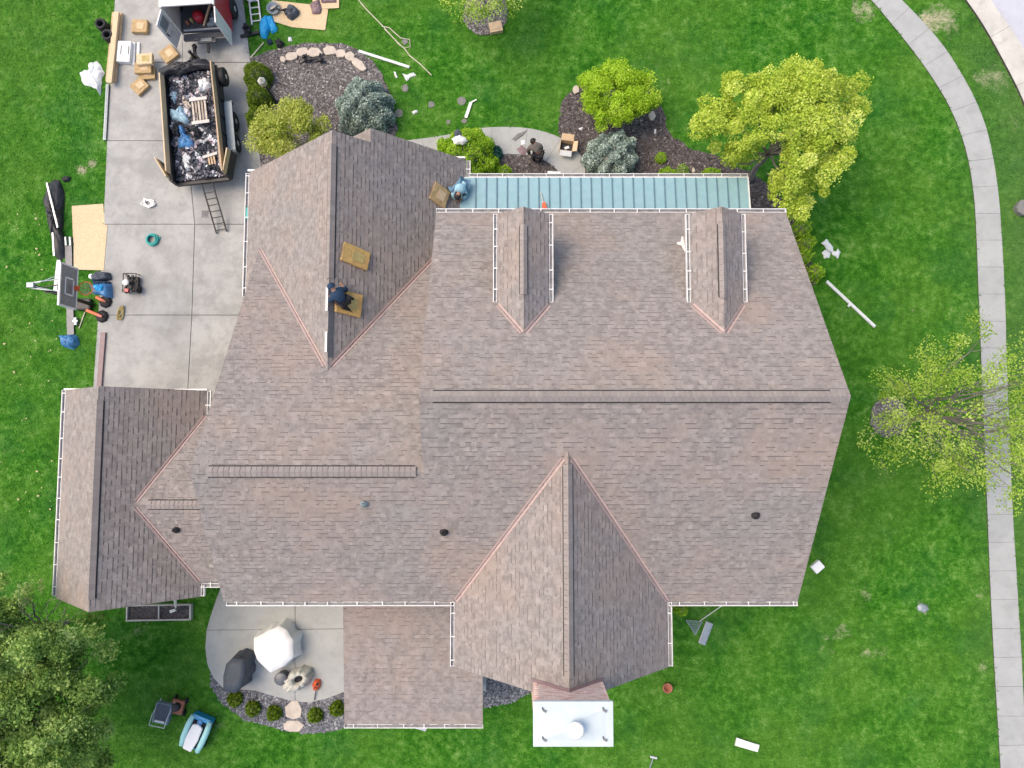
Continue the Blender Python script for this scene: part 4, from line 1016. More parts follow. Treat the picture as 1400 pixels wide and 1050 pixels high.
# ---------------------------------------------------------------- shingle bundles and boxes
def bundle(label, q, rz, w_=.9, l_=.34, h=.14, m='wrap', rot=None, group='wrapped shingle bundles'):
    root = thing('shingle_bundle', label, 'bundle', q, rz, group)
    if rot is not None: root.rotation_euler = rot
    rn = random.Random(int(abs(q[0] * 100)))
    b = MB(); b.box((0, 0, h / 2), (w_, l_, h), bev=.03); bmesh.ops.subdivide_edges(b.b, edges=[e for e in b.b.edges if e.calc_length() > .2], cuts=4, use_grid_fill=True)
    for v in b.b.verts: v.co += Vector((rn.uniform(-.008, .008), rn.uniform(-.008, .008), rn.uniform(-.010, .010)))
    b.build('wrapper', m, root)
    b = MB(); b.box((w_ * .08, 0, h + .004), (w_ * .45, l_ * .5, .012)); b.build('printed_label', 'card' if m == 'wrap' else 'yrope', root)
    for s in (-1, 1):
        b = MB(); b.box((s * (w_ / 2 - .012), 0, h * .5), (.03, l_ * .86, h * .7), bev=.008); b.build('end_flap', 'wrapd', root)
    return root
def gb(px_, py_, z, w_, l_, deg, label, m='wrap', h=.16): q = at(px_, py_, z + h); bundle(label, (q.x, q.y, z), R(deg), w_ * 1.1, l_ * 1.12, h, m)
gb(190, 35, .045, .56, .46, -2, 'tan bundle nearest the red sided van, on the open concrete', h=.2)
gb(230, 73, .045, .55, .50, 38, 'tan bundle lying askew below the open left van door')
gb(190, 117, .045, .52, .48, 45, 'tan bundle turned like a diamond left of the dump trailer')
gb(200, 100, .045, .60, .42, 4, 'lowest bundle of the stacked pile on the driveway', h=.14)
gb(195, 92, .185, .60, .40, 2, 'middle bundle of the stacked pile on the driveway', h=.15)
gb(197, 80, .335, .56, .40, 4, 'topmost bundle of the stacked pile on the driveway', 'osb', h=.16)
def rb(px_, py_, pl2, deg, label, w_, l_, m='wrapg'):
    q = onp(px_, py_, pl2, .05); n = Vector((-pl2[1], -pl2[2], 1)).normalized(); rm = Vector((0, 0, 1)).rotation_difference(n).to_matrix() @ Matrix.Rotation(R(deg), 3, 'Z')
    bundle(label, tuple(q), 0, w_, l_, .09, m, rm.to_euler(), 'shingle bundles laid on the roof')
rb(485, 351, UE, -12, 'golden bundle on the garage roof above the kneeling worker', .92, .58)
rb(476, 415, UE, -6, 'golden bundle under the feet of the kneeling worker', .86, .70)
rb(600, 267, UE, -20, 'tan bundle beside the crouching worker near the metal roof', .66, .66, 'wrap')
q = at(678, 40); b = MB(); b.box((q.x, q.y, .10), (.5, .42, .2), rz=R(12), bev=.02); b.box((q.x, q.y, .21), (.3, .2, .01), rz=R(12)); b.build('cardboard_box', 'card', None, None, label='tan cardboard box under the small tree at the top', cat='box')
# open carton on the walkway
q = at(774, 203, .1); cb = thing('open_carton', 'open cardboard carton with raised flaps on the walkway', 'box', (q.x, q.y, .045), R(-8))
b = MB()
for (c, d) in (((0, -.2, .17), (.5, .012, .34)), ((0, .2, .17), (.5, .012, .34)), ((-.25, 0, .17), (.012, .4, .34)), ((.25, 0, .17), (.012, .4, .34)), ((0, 0, .01), (.48, .38, .012))): b.box(c, d)
b.build('carton_body', 'card', cb)
for (c, d, ax, an) in (((0, .31, .40), (.48, .24, .012), 'X', 25), ((.33, 0, .39), (.18, .40, .012), 'Y', -25), ((0, -.30, .30), (.46, .2, .012), 'X', 35)):
    b = MB(); b.box(c, d, rot=Matrix.Rotation(R(an), 3, ax)); b.build('flap', 'card' if c[1] > -.2 else 'wplas', cb)
b = MB(); b.box((.02, .0, .12), (.18, .10, .05), rz=.5); b.build('packing_paper', 'wplas', cb)
b = MB(); b.box((0, 0, .05), (.44, .34, .06)); b.build('dark_contents', 'tarpk', cb)
# white cooler by the porch gutter
q = at(757, 241, .3); cl_ = thing('cooler', 'white box leaning in mulch just above the metal roof gutter', 'cooler', (q.x, q.y, .04), R(-3))
b = MB(); b.box((0, 0, .17), (.46, .28, .30), bev=.03); b.build('cooler_body', 'wplas', cl_); b = MB(); b.box((0, 0, .345), (.5, .32, .05), bev=.02); b.build('lid', 'white', cl_)
for s in (-1, 1):
    b = MB(); b.tube([(s * .25, -.08, .26), (s * .29, -.08, .24), (s * .29, .08, .24), (s * .25, .08, .26)], .012, 6); b.build('handle', 'black', cl_)

# ---------------------------------------------------------------- long things
def longbar(name, label, cat, a, b_, w_, h, m, z=.02, z2=None, group=None, bev=.006, extra=None, inner=None):
    A, B = at(*a), at(*b_); A.z = z + h / 2; B.z = (z if z2 is None else z2) + h / 2
    mb_ = MB(); mb_.bar(A, B, w_, h, bev=bev)
    if extra: extra(mb_, A, B)
    return mb_.build(name, m, None, (A + B) / 2 - Vector((0, 0, h / 2)), label=label, cat=cat, group=group)
def corr(mb_, A, B):
    d = (B - A).normalized(); n = Vector((-d.y, d.x, 0))
    for s in (-.025, 0, .025): mb_.bar(A + n * s + Vector((0, 0, .038)), B + n * s + Vector((0, 0, .038)), .012, .012)
longbar('downspout', 'pale green white downspout lying left of the twine on the lawn', 'downspout', (491, 71), (560, 93), .10, .07, 'wplas', extra=corr)
longbar('downspout', 'white downspout lying diagonally right of the gable', 'downspout', (1129, 385), (1195, 447), .11, .07, 'wplas', extra=lambda m_, A, B: (corr(m_, A, B), m_.bar((A + B) / 2, (A + B) / 2 + Vector((-.12, -.1, .03)), .08, .05)))
longbar('downspout', 'galvanised downspout along the left driveway edge below the boards', 'downspout', (149, 117), (145, 193), .11, .07, 'galv', .05, extra=corr)
longbar('downspout_piece', 'short white downspout with bent end near the walkway', 'downspout', (644, 141), (637, 162), .12, .06, 'white', extra=lambda m_, A, B: m_.bar(A, A + Vector((.22, .12, .0)), .05, .04))
stone('dark_slate', 'dark slate piece at the foot of the short white downspout', 635, 166, .25, .2, .2, .05, 'gstone', None, 240)
lb = thing('lumber_stack', 'pale timber boards stacked along the left driveway edge', 'lumber', at(158, 70), 0)
for k, (x0, y0, x1, y1, w_, z, m_) in enumerate(((160, 17, 150, 114, .20, .30, 'osb'), (165, 18, 156, 112, .16, .12, 'wood'), (158, 18, 149, 112, .22, .05, 'wood'))):
    A, B = at(x0, y0, z), at(x1, y1, z); b = MB(); L0 = Vector(lb.location); b.bar(A - L0, B - L0, w_, .12, bev=.008); b.build('board', m_, lb)
longbar('metal_trim', 'long mauve brown metal strip at the driveway edge above left wing', 'trim', (143, 455), (135, 560), .20, .05, 'purple', .05, extra=lambda m_, A, B: m_.bar(A + Vector((.09, 0, .03)), B + Vector((.09, 0, .03)), .02, .05))
longbar('metal_trim', 'short black tube across the grass by blue tarp', 'tube', (330, 52), (356, 46), .11, .09, 'tarpk', .05)
longbar('wooden_stick', 'thin yellow wooden stick from blue tarp toward the boxwoods', 'stick', (361, 59), (343, 80), .045, .04, 'rope')
longbar('wooden_stick', 'thin pale stick in the grass right of the grey plank', 'stick', (117, 427), (109, 449), .035, .035, 'rope')
longbar('grey_plank', 'long dark grey plank on the grass under the basketball backboard', 'plank', (95, 335), (98, 458), .27, .06, 'steel')
longbar('metal_rail', 'pale metal rail left of the backboard', 'rail', (82, 356), (77, 399), .14, .07, 'galv')
longbar('gutter_piece', 'short white gutter piece with dark inside on the lower right lawn', 'gutter', (1005, 1013), (1036, 1022), .26, .08, 'white', extra=lambda m_, A, B: m_.bar(A + Vector((.02, .14, .05)), B + Vector((-.1, .14, .05)), .05, .03))
# twine
b = MB(); tp = [at(*p, .03) for p in ((484, -8), (500, 12), (520, 32), (545, 60), (553, 66), (560, 76), (575, 88), (590, 103))]
b.tube(tp, .022, 5); b.tube([at(*p, .05) for p in ((522, 36), (532, 38), (548, 52), (560, 54), (561, 64), (552, 66), (540, 54), (526, 40))], .018, 5); b.build('twine', 'rope', None, None, label='long white twine with a loop across the front lawn', cat='rope')
# scraps
def scrap(label, pts, h, m, z=.02, name='plastic_scrap', cat='scrap', wr=.5, seed=None, group=None):
    b = MB(); b.blob(px2(pts), h, z0=z, wr=wr, rings=4, seed=seed if seed is not None else int(sum(p[0] for p in pts)), flat=.4); return b.build(name, m, None, None, label=label, cat=cat, group=group)
scrap('crumpled white plastic bag on the grass left of the lumber', [(109, 101), (116, 96), (122, 98), (121, 86), (131, 84), (141, 92), (144, 101), (139, 108), (140, 122), (137, 130), (132, 121), (124, 121), (114, 114)], .16, 'wplas', name='plastic_bag', cat='bag')
scrap('jagged white scrap below the end of the pale downspout', [(549, 101), (556, 103), (566, 99), (569, 104), (561, 107), (556, 112), (553, 105)], .05, 'wplas')
scrap('tiny white scrap left of the jagged scrap in the front lawn', [(538, 98), (541, 98), (544, 107), (541, 107)], .03, 'wplas')
scrap('small white scrap among the stepping stones', [(563, 153), (570, 150), (572, 154), (565, 157)], .05, 'wplas')
scrap('small white scrap in grass below the open wood sheets', [(394, 51), (399, 51), (400, 57), (394, 57)], .05, 'wplas')
scrap('three cornered white sheet on the lawn, upper piece', [(1122, 333), (1129, 327), (1138, 338), (1139, 346), (1133, 345)], .06, 'wplas', z=.06, name='white_sheet', group='white sheets right of the maple')
scrap('white sheet fragment at lower left of the three pieces', [(1123, 346), (1128, 341), (1136, 346), (1134, 352), (1127, 354)], .05, 'wplas', name='white_sheet', group='white sheets right of the maple')
scrap('white sheet fragment at lower right of the three pieces', [(1135, 342), (1143, 344), (1145, 339), (1149, 346), (1145, 354), (1138, 349)], .05, 'wplas', name='white_sheet', group='white sheets right of the maple')
scrap('grey crumpled debris on the lawn left of the sidewalk', [(1253, 829), (1259, 824), (1268, 828), (1270, 834), (1262, 838), (1255, 835)], .08, 'galv')
scrap('small white scrap in the mulch above the carton', [(791, 176), (797, 174), (796, 178), (792, 179)], .04, 'wplas', z=.04)
scrap('white paper litter on the walkway beside bending person', [(712, 193), (718, 192), (719, 198), (713, 199)], .03, 'wplas', z=.05)
scrap('tiny white scrap below the stone right of weeping maple', [(894, 177), (897, 177), (897, 184), (894, 184)], .05, 'wplas', z=.04)
scrap('white crumpled sheet caught under gutter by large green bush', [(622, 212), (628, 207), (640, 209), (643, 214), (638, 219), (626, 219)], .10, 'wplas', z=1.5, name='plastic_sheet')
scrap('dark cloth lying on top of the large green bush', [(624, 203), (630, 197), (635, 204), (638, 209), (626, 209)], .10, 'slate', z=1.45, name='dark_cloth', cat='cloth')
scrap('dark round bag in the lower part of large green bush', [(640, 228), (647, 224), (655, 230), (656, 237), (648, 240), (641, 236)], .16, 'steel', z=1.0, name='dark_bag', cat='bag')
scrap('dark shovel shaped shingle scraps on the walkway', [(700, 191), (707, 184), (720, 179), (718, 184), (712, 188), (704, 194)], .03, 'gstone', z=.05, name='shingle_scraps')
scrap('mauve shingle scraps beside the bending person', [(706, 204), (714, 199), (721, 206), (718, 213), (710, 210)], .03, 'purple', z=.05, name='shingle_scraps')
# cream block
q = at(1118, 775, .15); b = MB(); b.box((q.x, q.y, .10), (.40, .34, .2), rz=R(40), bev=.03); b.box((q.x, q.y, .205), (.2, .16, .012), rz=R(40)); b.build('foam_block', 'wcover', None, None, label='small cream block on the grass by the lower right gable', cat='block')
# white carton + foam pack by the lumber
wp = thing('insulation_pack', 'white rectangular pack with dark slots beside the lumber', 'pack', at(174, 75) + Vector((0, 0, .045)), R(-2))
b = MB(); b.box((0, 0, .12), (.52, .84, .22), bev=.02); b.build('pack_body', 'wplas', wp)
for x in (-.10, .2):
    b = MB(); b.box((x, .05, .232), (.03, .35, .012)); b.build('slot', 'tarpk', wp)
for k in range(2):
    longbar('vinyl_strip', ['white strip next to the rectangular pack', 'white strip nearest the stacked bundles'][k], 'strip', (185 + k * 6, 60), (184 + k * 6, 90), .10, .06, 'white', .05, group='white strips by the stacked bundles')

# tyres
def torus(b, c, R0, r, n=24, k=10, m=0, rot=None, jit=0, seed=1):
    rn = random.Random(seed); rot = rot or Matrix.Identity(3); g = []
    for i in range(n):
        a = 2 * math.pi * i / n; row = []
        for j in range(k):
            t = 2 * math.pi * j / k; v = Vector(((R0 + r * math.cos(t)) * math.cos(a), (R0 + r * math.cos(t)) * math.sin(a), r * math.sin(t))) + Vector([rn.uniform(-jit, jit)] * 3)
            row.append(b.b.verts.new(Vector(c) + rot @ v))
        g.append(row)
    for i in range(n):
        for j in range(k):
            f = b.b.faces.new((g[i][j], g[(i + 1) % n][j], g[(i + 1) % n][(j + 1) % k], g[i][(j + 1) % k])); f.smooth = True; f.material_index = m
for i, (x, y, lbl) in enumerate(((140, 35, 'upper black coiled pipe roll on the grass left of the lumber'), (149, 50, 'lower black coiled pipe roll half under the lumber'))):
    q = at(x, y, .2); b = MB()
    for k in range(4): torus(b, (q.x, q.y, .06 + k * .09), .16 + .01 * (k % 2), .055, 24, 8)
    b.build('pipe_coil', 'rubber', None, None, label=lbl, cat='pipe coil', group='black pipe coils')
b = MB(); q = at(210, 329)
for k in range(6): torus(b, (q.x + random.uniform(-.012, .012), q.y + random.uniform(-.012, .012), .07 + .022 * k), .22 - .028 * (k % 3), .022, 28, 6, rot=Matrix.Rotation(random.uniform(-.05, .05), 3, 'X'))
b.tube([q + Vector(v) for v in ((.2, 0, .08), (.27, .06, .07), (.29, .14, .07))], .02, 6); b.build('hose_coil', 'teal', None, None, label='coiled teal hose on the driveway', cat='hose')
def tangle(name, label, cat, px_, py_, w_, l_, rz, r, m, seed, n=60):
    rn = random.Random(seed); q = at(px_, py_); pts = []; x = y = 0
    for k in range(n):
        a = k * .9 + rn.uniform(-.5, .5); rr = rn.uniform(.35, 1); u = math.cos(a) * w_ * rr * .5; v = math.sin(a) * l_ * rr * .5
        pts.append((q.x + u * math.cos(rz) - v * math.sin(rz), q.y + u * math.sin(rz) + v * math.cos(rz), .05 + r + rn.uniform(0, .08)))
    b = MB(); b.tube([(*p[:2], p[2]) for p in crom3(pts, 3)], r, 5); return b.build(name, m, None, None, label=label, cat=cat)
def crom3(pts, k):
    o = []
    for i in range(len(pts) - 1):
        p0, p1, p2, p3 = pts[max(i - 1, 0)], pts[i], pts[i + 1], pts[min(i + 2, len(pts) - 1)]
        for j in range(k):
            t = j / k; o.append(tuple(.5 * ((2 * p1[c]) + (-p0[c] + p2[c]) * t + (2 * p0[c] - 5 * p1[c] + 4 * p2[c] - p3[c]) * t * t + (-p0[c] + 3 * p1[c] - 3 * p2[c] + p3[c]) * t ** 3) for c in range(3)))
    o.append(pts[-1]); return o
tangle('rope_heap', 'tangled white rope heap on the driveway above the hose', 'rope', 204, 278, .62, .36, R(-12), .022, 'wcover', 4, 34)
tangle('rope_heap', 'yellow rope heap on the driveway below the small engine', 'rope', 167, 428, .28, .68, R(-12), .018, 'yrope', 5, 34)
b = MB(); q = at(281, 293)
for k in range(5): b.box((q.x + (k - 2) * .05, q.y, .055), (.025, .24, .02))
b.box((q.x, q.y + .12, .056), (.27, .03, .024)); b.box((q.x, q.y - .12, .056), (.27, .03, .024)); b.box((q.x, q.y, .047), (.25, .22, .008)); b.build('drain_grate', 'steel', None, None, label='small square grey grate on the driveway left of the ladder', cat='grate')

# wood sheets
def sheet(label, pts, z, m='osb', t=.014, name='wood_sheet', group='wood strand sheets'):
    b = MB(); b.prism(ccw(px2(pts)), z, z + t); return b.build(name, m, None, None, label=label, cat='board', group=group)
sheet('pale wood sheet on the grass, upper one left of driveway', [(99, 282), (142, 279), (146, 330), (101, 332)], .03)
sheet('pale wood sheet overlapping the upper one, nearer the backboard', [(102, 308), (148, 308), (143, 370), (102, 369)], .046)
sheet('large pale wood sheet under the slate coloured bag at the top', [(372, 1), (425, 7), (449, 14), (445, 42), (400, 38), (374, 30)], .03)
sheet('partly hidden wood sheet at the top right of the larger one', [(425, -14), (464, -14), (464, 12), (430, 14)], .047)
b = MB(); b.blob(px2([(438, -6), (460, -6), (461, 5), (440, 6)]), .10, z0=.06, wr=.2, seed=8); b.build('mauve_pack', 'purple', None, None, label='flat mauve pack at the top edge on the wood sheets', cat='pack')
b = MB(); b.blob(px2([(424, 6), (437, 0), (441, 14), (438, 21), (428, 21)]), .12, z0=.06, wr=.3, seed=9); b.bar(at(437, 0, .2), at(440, -8, .25), .05, .04); b.build('dustpan_scoop', 'purple', None, None, label='mauve scoop shaped piece on the large wood sheet', cat='scoop')
# slate backpack with straps and dark tools
bp = thing('backpack', 'slate blue bag with dark straps on the large wood sheet', 'bag', at(400, 19) + Vector((0, 0, .045)))
L0 = Vector(bp.location)
loc = lambda pts: [tuple((at(*p) - L0)[:2]) for p in pts]
b = MB(); b.blob(loc([(389, 18), (398, 8), (404, 10), (411, 17), (410, 22), (400, 30), (394, 26)]), .24, wr=.2, seed=3, flat=.35); b.build('bag_body', 'slate', bp)
for pts in (((386, 15), (392, 12), (398, 16)), ((390, 20), (395, 16), (400, 12)), ((378, 12), (384, 14), (391, 12))):
    b = MB(); b.tube([at(p[0], p[1], .2 + .05 * i) - L0 for i, p in enumerate(pts)], .03, 6); b.build('strap', 'tarpk', bp)
bk = thing('tool_bucket', 'grey green round tray holding pink tools, left end of wood sheet', 'tray', at(375, 14) + Vector((0, 0, .02)))
b = MB(); b.lathe((0, 0, 0), [(.20, 0), (.24, .02), (.26, .16), (.24, .16), (.20, .05)], 20); b.build('tray', 'galv', bk)
b = MB(); b.box((0, .02, .1), (.22, .1, .06), rz=.3, bev=.02); b.build('pink_block', 'stone', bk)
b = MB(); b.tube([(-.1, -.1, .1), (.25, .12, .14)], .02, 6); b.build('tool_handle', 'tarpk', bk)
# blue tarp heap and black bits
bt = thing('blue_tarp', 'bright blue folded tarp beside the aluminium ladder', 'tarp', at(368, 40) + Vector((0, 0, .02)))
L0 = Vector(bt.location)
b = MB(); b.blob(loc([(357, 27), (366, 21), (369, 30), (370, 42), (364, 54), (357, 53), (355, 40)]), .22, wr=.25, seed=12); b.build('tarp_fold', 'blue', bt)
b = MB(); b.blob(loc([(364, 22), (373, 22), (381, 43), (372, 46), (368, 40)]), .16, wr=.3, seed=13); b.build('tarp_fold', 'blue', bt)
scrap('black round bag below the bright blue tarp', [(376, 58), (384, 55), (389, 60), (388, 66), (380, 67)], .22, 'tarpk', name='black_bag', cat='bag')
scrap('small dark cloth heap between blue tarp and black bag', [(364, 56), (371, 54), (374, 60), (368, 63)], .12, 'navy', name='dark_cloth', cat='cloth')
def junk(label, px_, py_, w_, l_, h, seed, mats=('black', 'steel', 'white'), name='machine', cat='machine', z=.045, n=14):
    rn = random.Random(seed); q = at(px_, py_, h * .6); root = thing(name, label, cat, (q.x, q.y, z))
    b = MB(); b.box((0, 0, h * .25), (w_ * .8, l_ * .8, h * .35), bev=.02); b.build('housing', mats[0], root)
    for k in range(n):
        b = MB(); c = (rn.uniform(-w_, w_) * .42, rn.uniform(-l_, l_) * .42, h * rn.uniform(.3, .9))
        if rn.random() < .5: b.box(c, (rn.uniform(.04, .16), rn.uniform(.04, .16), rn.uniform(.04, .12)), rz=rn.uniform(0, 1.5), bev=.008)
        else: b.lathe(c, [(.05, 0), (.06, .02), (.06, .08), (.04, .1)], 12)
        b.build('engine_part', mats[rn.randrange(len(mats))] if rn.random() < .4 else mats[0], root)
    return root
eng = junk('small black wheeled compressor with white cap on the driveway', 180, 388, .52, .72, .5, 3, ('black', 'steel', 'rubber', 'red'), 'compressor', 'compressor', n=16)
b = MB(); b.lathe((-.1, 0, .46), [(.11, 0), (.12, .02), (.12, .05), (.09, .08)], 18); b.build('fuel_cap', 'white', eng)
for s in (-1, 1):
    b = MB(); b.tube([(.24 * s, -.34, .1), (.24 * s, -.34, .42), (.24 * s, .36, .42), (.24 * s, .36, .1)], .018, 6); b.build('frame_rail', 'black', eng)
b = MB(); b.tube([(-.24, .36, .42), (.24, .36, .42)], .018, 6); b.build('frame_rail', 'black', eng)
for (x, y) in ((-.25, -.2), (.25, -.2)):
    b = MB(); b.lathe((x, y, .13), [(.06, -.03), (.13, -.03), (.13, .03), (.06, .03)], 18, axis='X'); b.build('wheel', 'rubber', eng)
junk('small black motor beside the foot of the aluminium ladder', 338, 40, .3, .34, .3, 5, ('black', 'steel'), 'nail_gun_motor', 'motor', n=8)
jb = junk('dark blower tool lying on the pale edging stones', 420, 82, .36, .26, .2, 6, ('black', 'navy', 'steel'), 'blower', 'power tool', z=.1, n=7)
for pts in (((410, 88), (418, 82), (430, 80), (441, 82)), ((432, 86), (436, 80), (438, 73))):
    b = MB(); b.tube([at(p[0], p[1], .22) - Vector(jb.location) for p in pts], .035, 8); b.build('tube', 'black', jb)
b = MB(); b.lathe(at(439, 83, .12) - Vector(jb.location), [(.07, 0), (.1, .03), (.1, .12), (.06, .16)], 14); b.build('fan_housing', 'black', jb)

# ladders
def ladder(label, a, b_, za, zb_, w_, rungs, m, name='ladder', r=.03, group=None):
    A, B = at(*a, za), at(*b_, zb_); root = thing(name, label, 'ladder', (A + B) / 2 - Vector((0, 0, abs(za + zb_) / 4)), 0, group); L0 = Vector(root.location)
    d = (B - A); n = Vector((-d.y, d.x, 0)).normalized() * w_ / 2
    for s in (-1, 1):
        b = MB(); b.bar(A + n * s - L0, B + n * s - L0, r * 1.3, r * 2); b.build('rail', m, root)
    for k in range(rungs):
        p = A.lerp(B, (k + .5) / rungs); b = MB(); b.bar(p + n - L0, p - n - L0, r, r); b.build('rung', m, root)
ladder('black ladder leading from the dump trailer down to the driveway', (283, 250), (303, 318), .75, .10, .40, 8, 'black', 'ramp_ladder')
ladder('white aluminium ladder on the grass at the top edge', (343, -30), (351, 33), .15, .10, .36, 7, 'white', 'ladder', .035)
scrap('white sheet lying over the top end of the aluminium ladder', [(330, -8), (352, -8), (352, 3), (345, 8), (338, 3)], .08, 'wplas', z=.2, name='plastic_sheet')

# ---------------------------------------------------------------- dump trailer
def wheel(root, c, r, wd, axis='X', rz=0):
    b = MB(); b.lathe(c, [(r * .62, -wd / 2), (r * .9, -wd / 2), (r, -wd * .32), (r, wd * .32), (r * .9, wd / 2), (r * .62, wd / 2)], 28, axis=axis, rz=rz); w_ = b.build('wheel', 'rubber', root)
    b = MB(); b.lathe(c, [(r * .12, -wd * .52), (r * .2, -wd * .52), (r * .55, -wd * .42), (r * .62, -wd * .5), (r * .62, wd * .5), (r * .55, wd * .42), (r * .2, wd * .52), (r * .12, wd * .52)], 20, axis=axis, rz=rz); b.build('rim', 'alu', w_)
q = at(265, 168, 1.2); tr = thing('dump_trailer', 'black dump trailer with timber side boards full of roofing debris', 'trailer', (q.x, q.y, .045), R(6.5))
TW, TL = 1.0, 2.12
b = MB(); b.box((0, 0, .62), (2 * TW, 2 * TL, .08)); b.build('floor', 'black', tr)
for s in (-1, 1):
    b = MB(); b.box((s * TW, 0, .88), (.05, 2 * TL, .52)); b.box((s * TW, 0, 1.15), (.09, 2 * TL + .04, .06))
    for k in range(6): b.box((s * (TW + .045), -TL + .3 + k * .68, .88), (.05, .06, .5))
    b.build('side_wall', 'black', tr)
b = MB(); b.bar((-TW - .015, -TL + .25, 1.36), (-TW + .03, TL - .25, 1.36), .045, .36); b.build('side_board', 'osb', tr)
b = MB(); b.bar((TW + .02, -TL + .02, 1.36), (TW - .06, TL, 1.36), .04, .34); b.build('side_board', 'wood', tr)
b = MB(); b.bar((TW - .12, -TL + .3, 1.22), (TW - .10, TL - .6, 1.22), .05, .12); b.build('side_board', 'oldwood', tr)
b = MB(); b.box((0, TL, .92), (2 * TW, .06, .6)); b.build('front_wall', 'black', tr)
b = MB(); b.blob([(-TW - .12, TL - .12), (-TW - .05, TL + .18), (-.3, TL + .26), (.5, TL + .3), (TW + .02, TL + .12), (TW, TL - .12), (.4, TL - .06), (-.4, TL - .2)], .22, z0=1.15, wr=.5, seed=21, n=40); b.build('rolled_tarp', 'tarpk', tr)
b = MB(); b.box((0, -TL, .70), (2 * TW, .10, .16)); b.build('rear_sill', 'black', tr)
for s, a in ((-1, 24), (1, -14)):
    b = MB(); p0 = Vector((s * (TW + .05), -TL, .9)); d = Vector((s * math.sin(R(abs(a))), math.cos(R(a)), 0)); b.bar(p0, p0 + d * .95, .05, .55); b.build('rear_door', 'black', tr)
    b = MB(); b.bar(p0 + Vector((0, .05, .42)), p0 + d * .9 + Vector((0, 0, .42)), .04, .36); b.build('door_board', 'osb', tr)
for y in (-.5, .38):
    for s in (-1, 1): wheel(tr, (s * (TW + .2), y - .1, .36), .36, .22)
for s in (-1, 1):
    b = MB(); b.box((s * (TW + .2), -.1, .80), (.30, 1.9, .03), bev=.01); b.box((s * (TW + .2), .88, .66), (.30, .03, .26)); b.box((s * (TW + .2), -1.08, .66), (.30, .03, .26)); b.build('fender', 'galv', tr)
wheel(tr, (TW + .2, TL - .38, 1.0), .34, .2)
b = MB(); b.bar((TW, TL - .38, 1.0), (TW + .12, TL - .38, 1.0), .1, .1); b.build('spare_bracket', 'black', tr)
b = MB(); b.bar((-.6, TL, .55), (0, TL + .95, .52), .09, .12); b.bar((.6, TL, .55), (0, TL + .95, .52), .09, .12); b.bar((0, TL + .6, .55), (0, TL + 1.25, .5), .1, .12); b.build('tongue', 'black', tr)
b = MB(); b.lathe((.0, TL + .75, .35), [(.04, 0), (.05, .02), (.05, .6), (.07, .62), (.07, .66), (.03, .7)], 12); b.build('tongue_jack', 'black', tr)
b = MB(); b.lathe((0, TL + 1.25, .42), [(.07, 0), (.09, .03), (.09, .12), (.04, .16)], 12); b.build('coupler', 'black', tr)
# load
def tw(x, y, z): return tr.matrix_world @ Vector((x, y, z)) if False else Vector(tr.location) + Matrix.Rotation(R(6.5), 3, 'Z') @ Vector((x, y, z))
rng = np.random.default_rng(99)
n = 9000; lx = rng.uniform(-TW + .08, TW - .08, n); ly = rng.uniform(-TL + .12, TL - .1, n)
hgt = .80 + .20 * np.cos(lx * 1.3) * np.cos(ly * .55) + .06 * np.sin(lx * 5 + ly * 3) + .05 * np.sin(ly * 7)
C = np.stack([lx, ly, hgt + rng.uniform(-.03, .05, n)], 1); V, Fc = leafcloud(C, .085, 1.2, .7, rng); V = V.reshape(-1, 4, 3); big_ = rng.random(n) < .16; cc_ = V.mean(1, keepdims=True); V[big_] = (cc_ + (V - cc_) * 2.2)[big_]; V[big_, :, 2] += .03; V = V.reshape(-1, 3)
M['rubble'] = tone_mat('torn_roofing', [(0, (.025, .03, .038)), (.4, (.065, .075, .09)), (.58, (.17, .18, .21)), (.72, (.52, .42, .45)), (.86, (.66, .64, .68)), (1, (.84, .88, .90))], .85)
clus = np.sin(lx * 6 + 1) * np.sin(ly * 5 + 2) + .6 * np.sin(lx * 13 + ly * 9)
T = np.clip(rng.random(n) * .70 + .32 * (clus > .45) + .1 * (clus > .9), 0, 1)
c6, s6 = math.cos(R(6.5)), math.sin(R(6.5)); W_ = V.copy(); W_[:, 0] = V[:, 0] * c6 - V[:, 1] * s6; W_[:, 1] = V[:, 0] * s6 + V[:, 1] * c6
dl = np_mesh('roofing_debris', W_, Fc, 'rubble', T, None, loc=tuple(tr.location)); props(dl, 'heap of torn black, pink and white roofing scraps inside the trailer', 'debris', kind='stuff')
g_ = MB(); N1, N2 = 18, 34; gv = {}
for i in range(N1 + 1):
    for j in range(N2 + 1):
        x = -TW + .04 + (2 * TW - .08) * i / N1; y = -TL + .08 + (2 * TL - .16) * j / N2; z = .70 + .20 * math.cos(x * 1.3) * math.cos(y * .55) + .06 * math.sin(x * 5 + y * 3) + .05 * math.sin(y * 7) + random.uniform(-.02, .02)
        gv[i, j] = g_.b.verts.new(tw(x, y, z))
for i in range(N1):
    for j in range(N2): g_.b.faces.new((gv[i, j], gv[i + 1, j], gv[i + 1, j + 1], gv[i, j + 1]))
g_.build('debris_heap', 'tarpk', None, tuple(tr.location), label='dark heap of old roofing felt filling the dump trailer', cat='debris', kind='stuff')
def inload(label, pts, h, m, name, cat, z=.88, wr=.5, seed=1):
    z += .09; h += .03
    b = MB(); b.blob([tuple(at(p[0], p[1], z + .05)[:2]) for p in pts], h, z0=z, wr=wr, rings=5, seed=seed, flat=.4, n=30); b.build(name, m, None, None, label=label, cat=cat)
inload('pale blue sheet crumpled in the middle of the trailer load', [(231, 149), (240, 150), (247, 144), (252, 152), (258, 162), (258, 170), (246, 166), (236, 164), (231, 156)], .14, 'lblue', 'plastic_sheet', 'sheet', .96, seed=31)
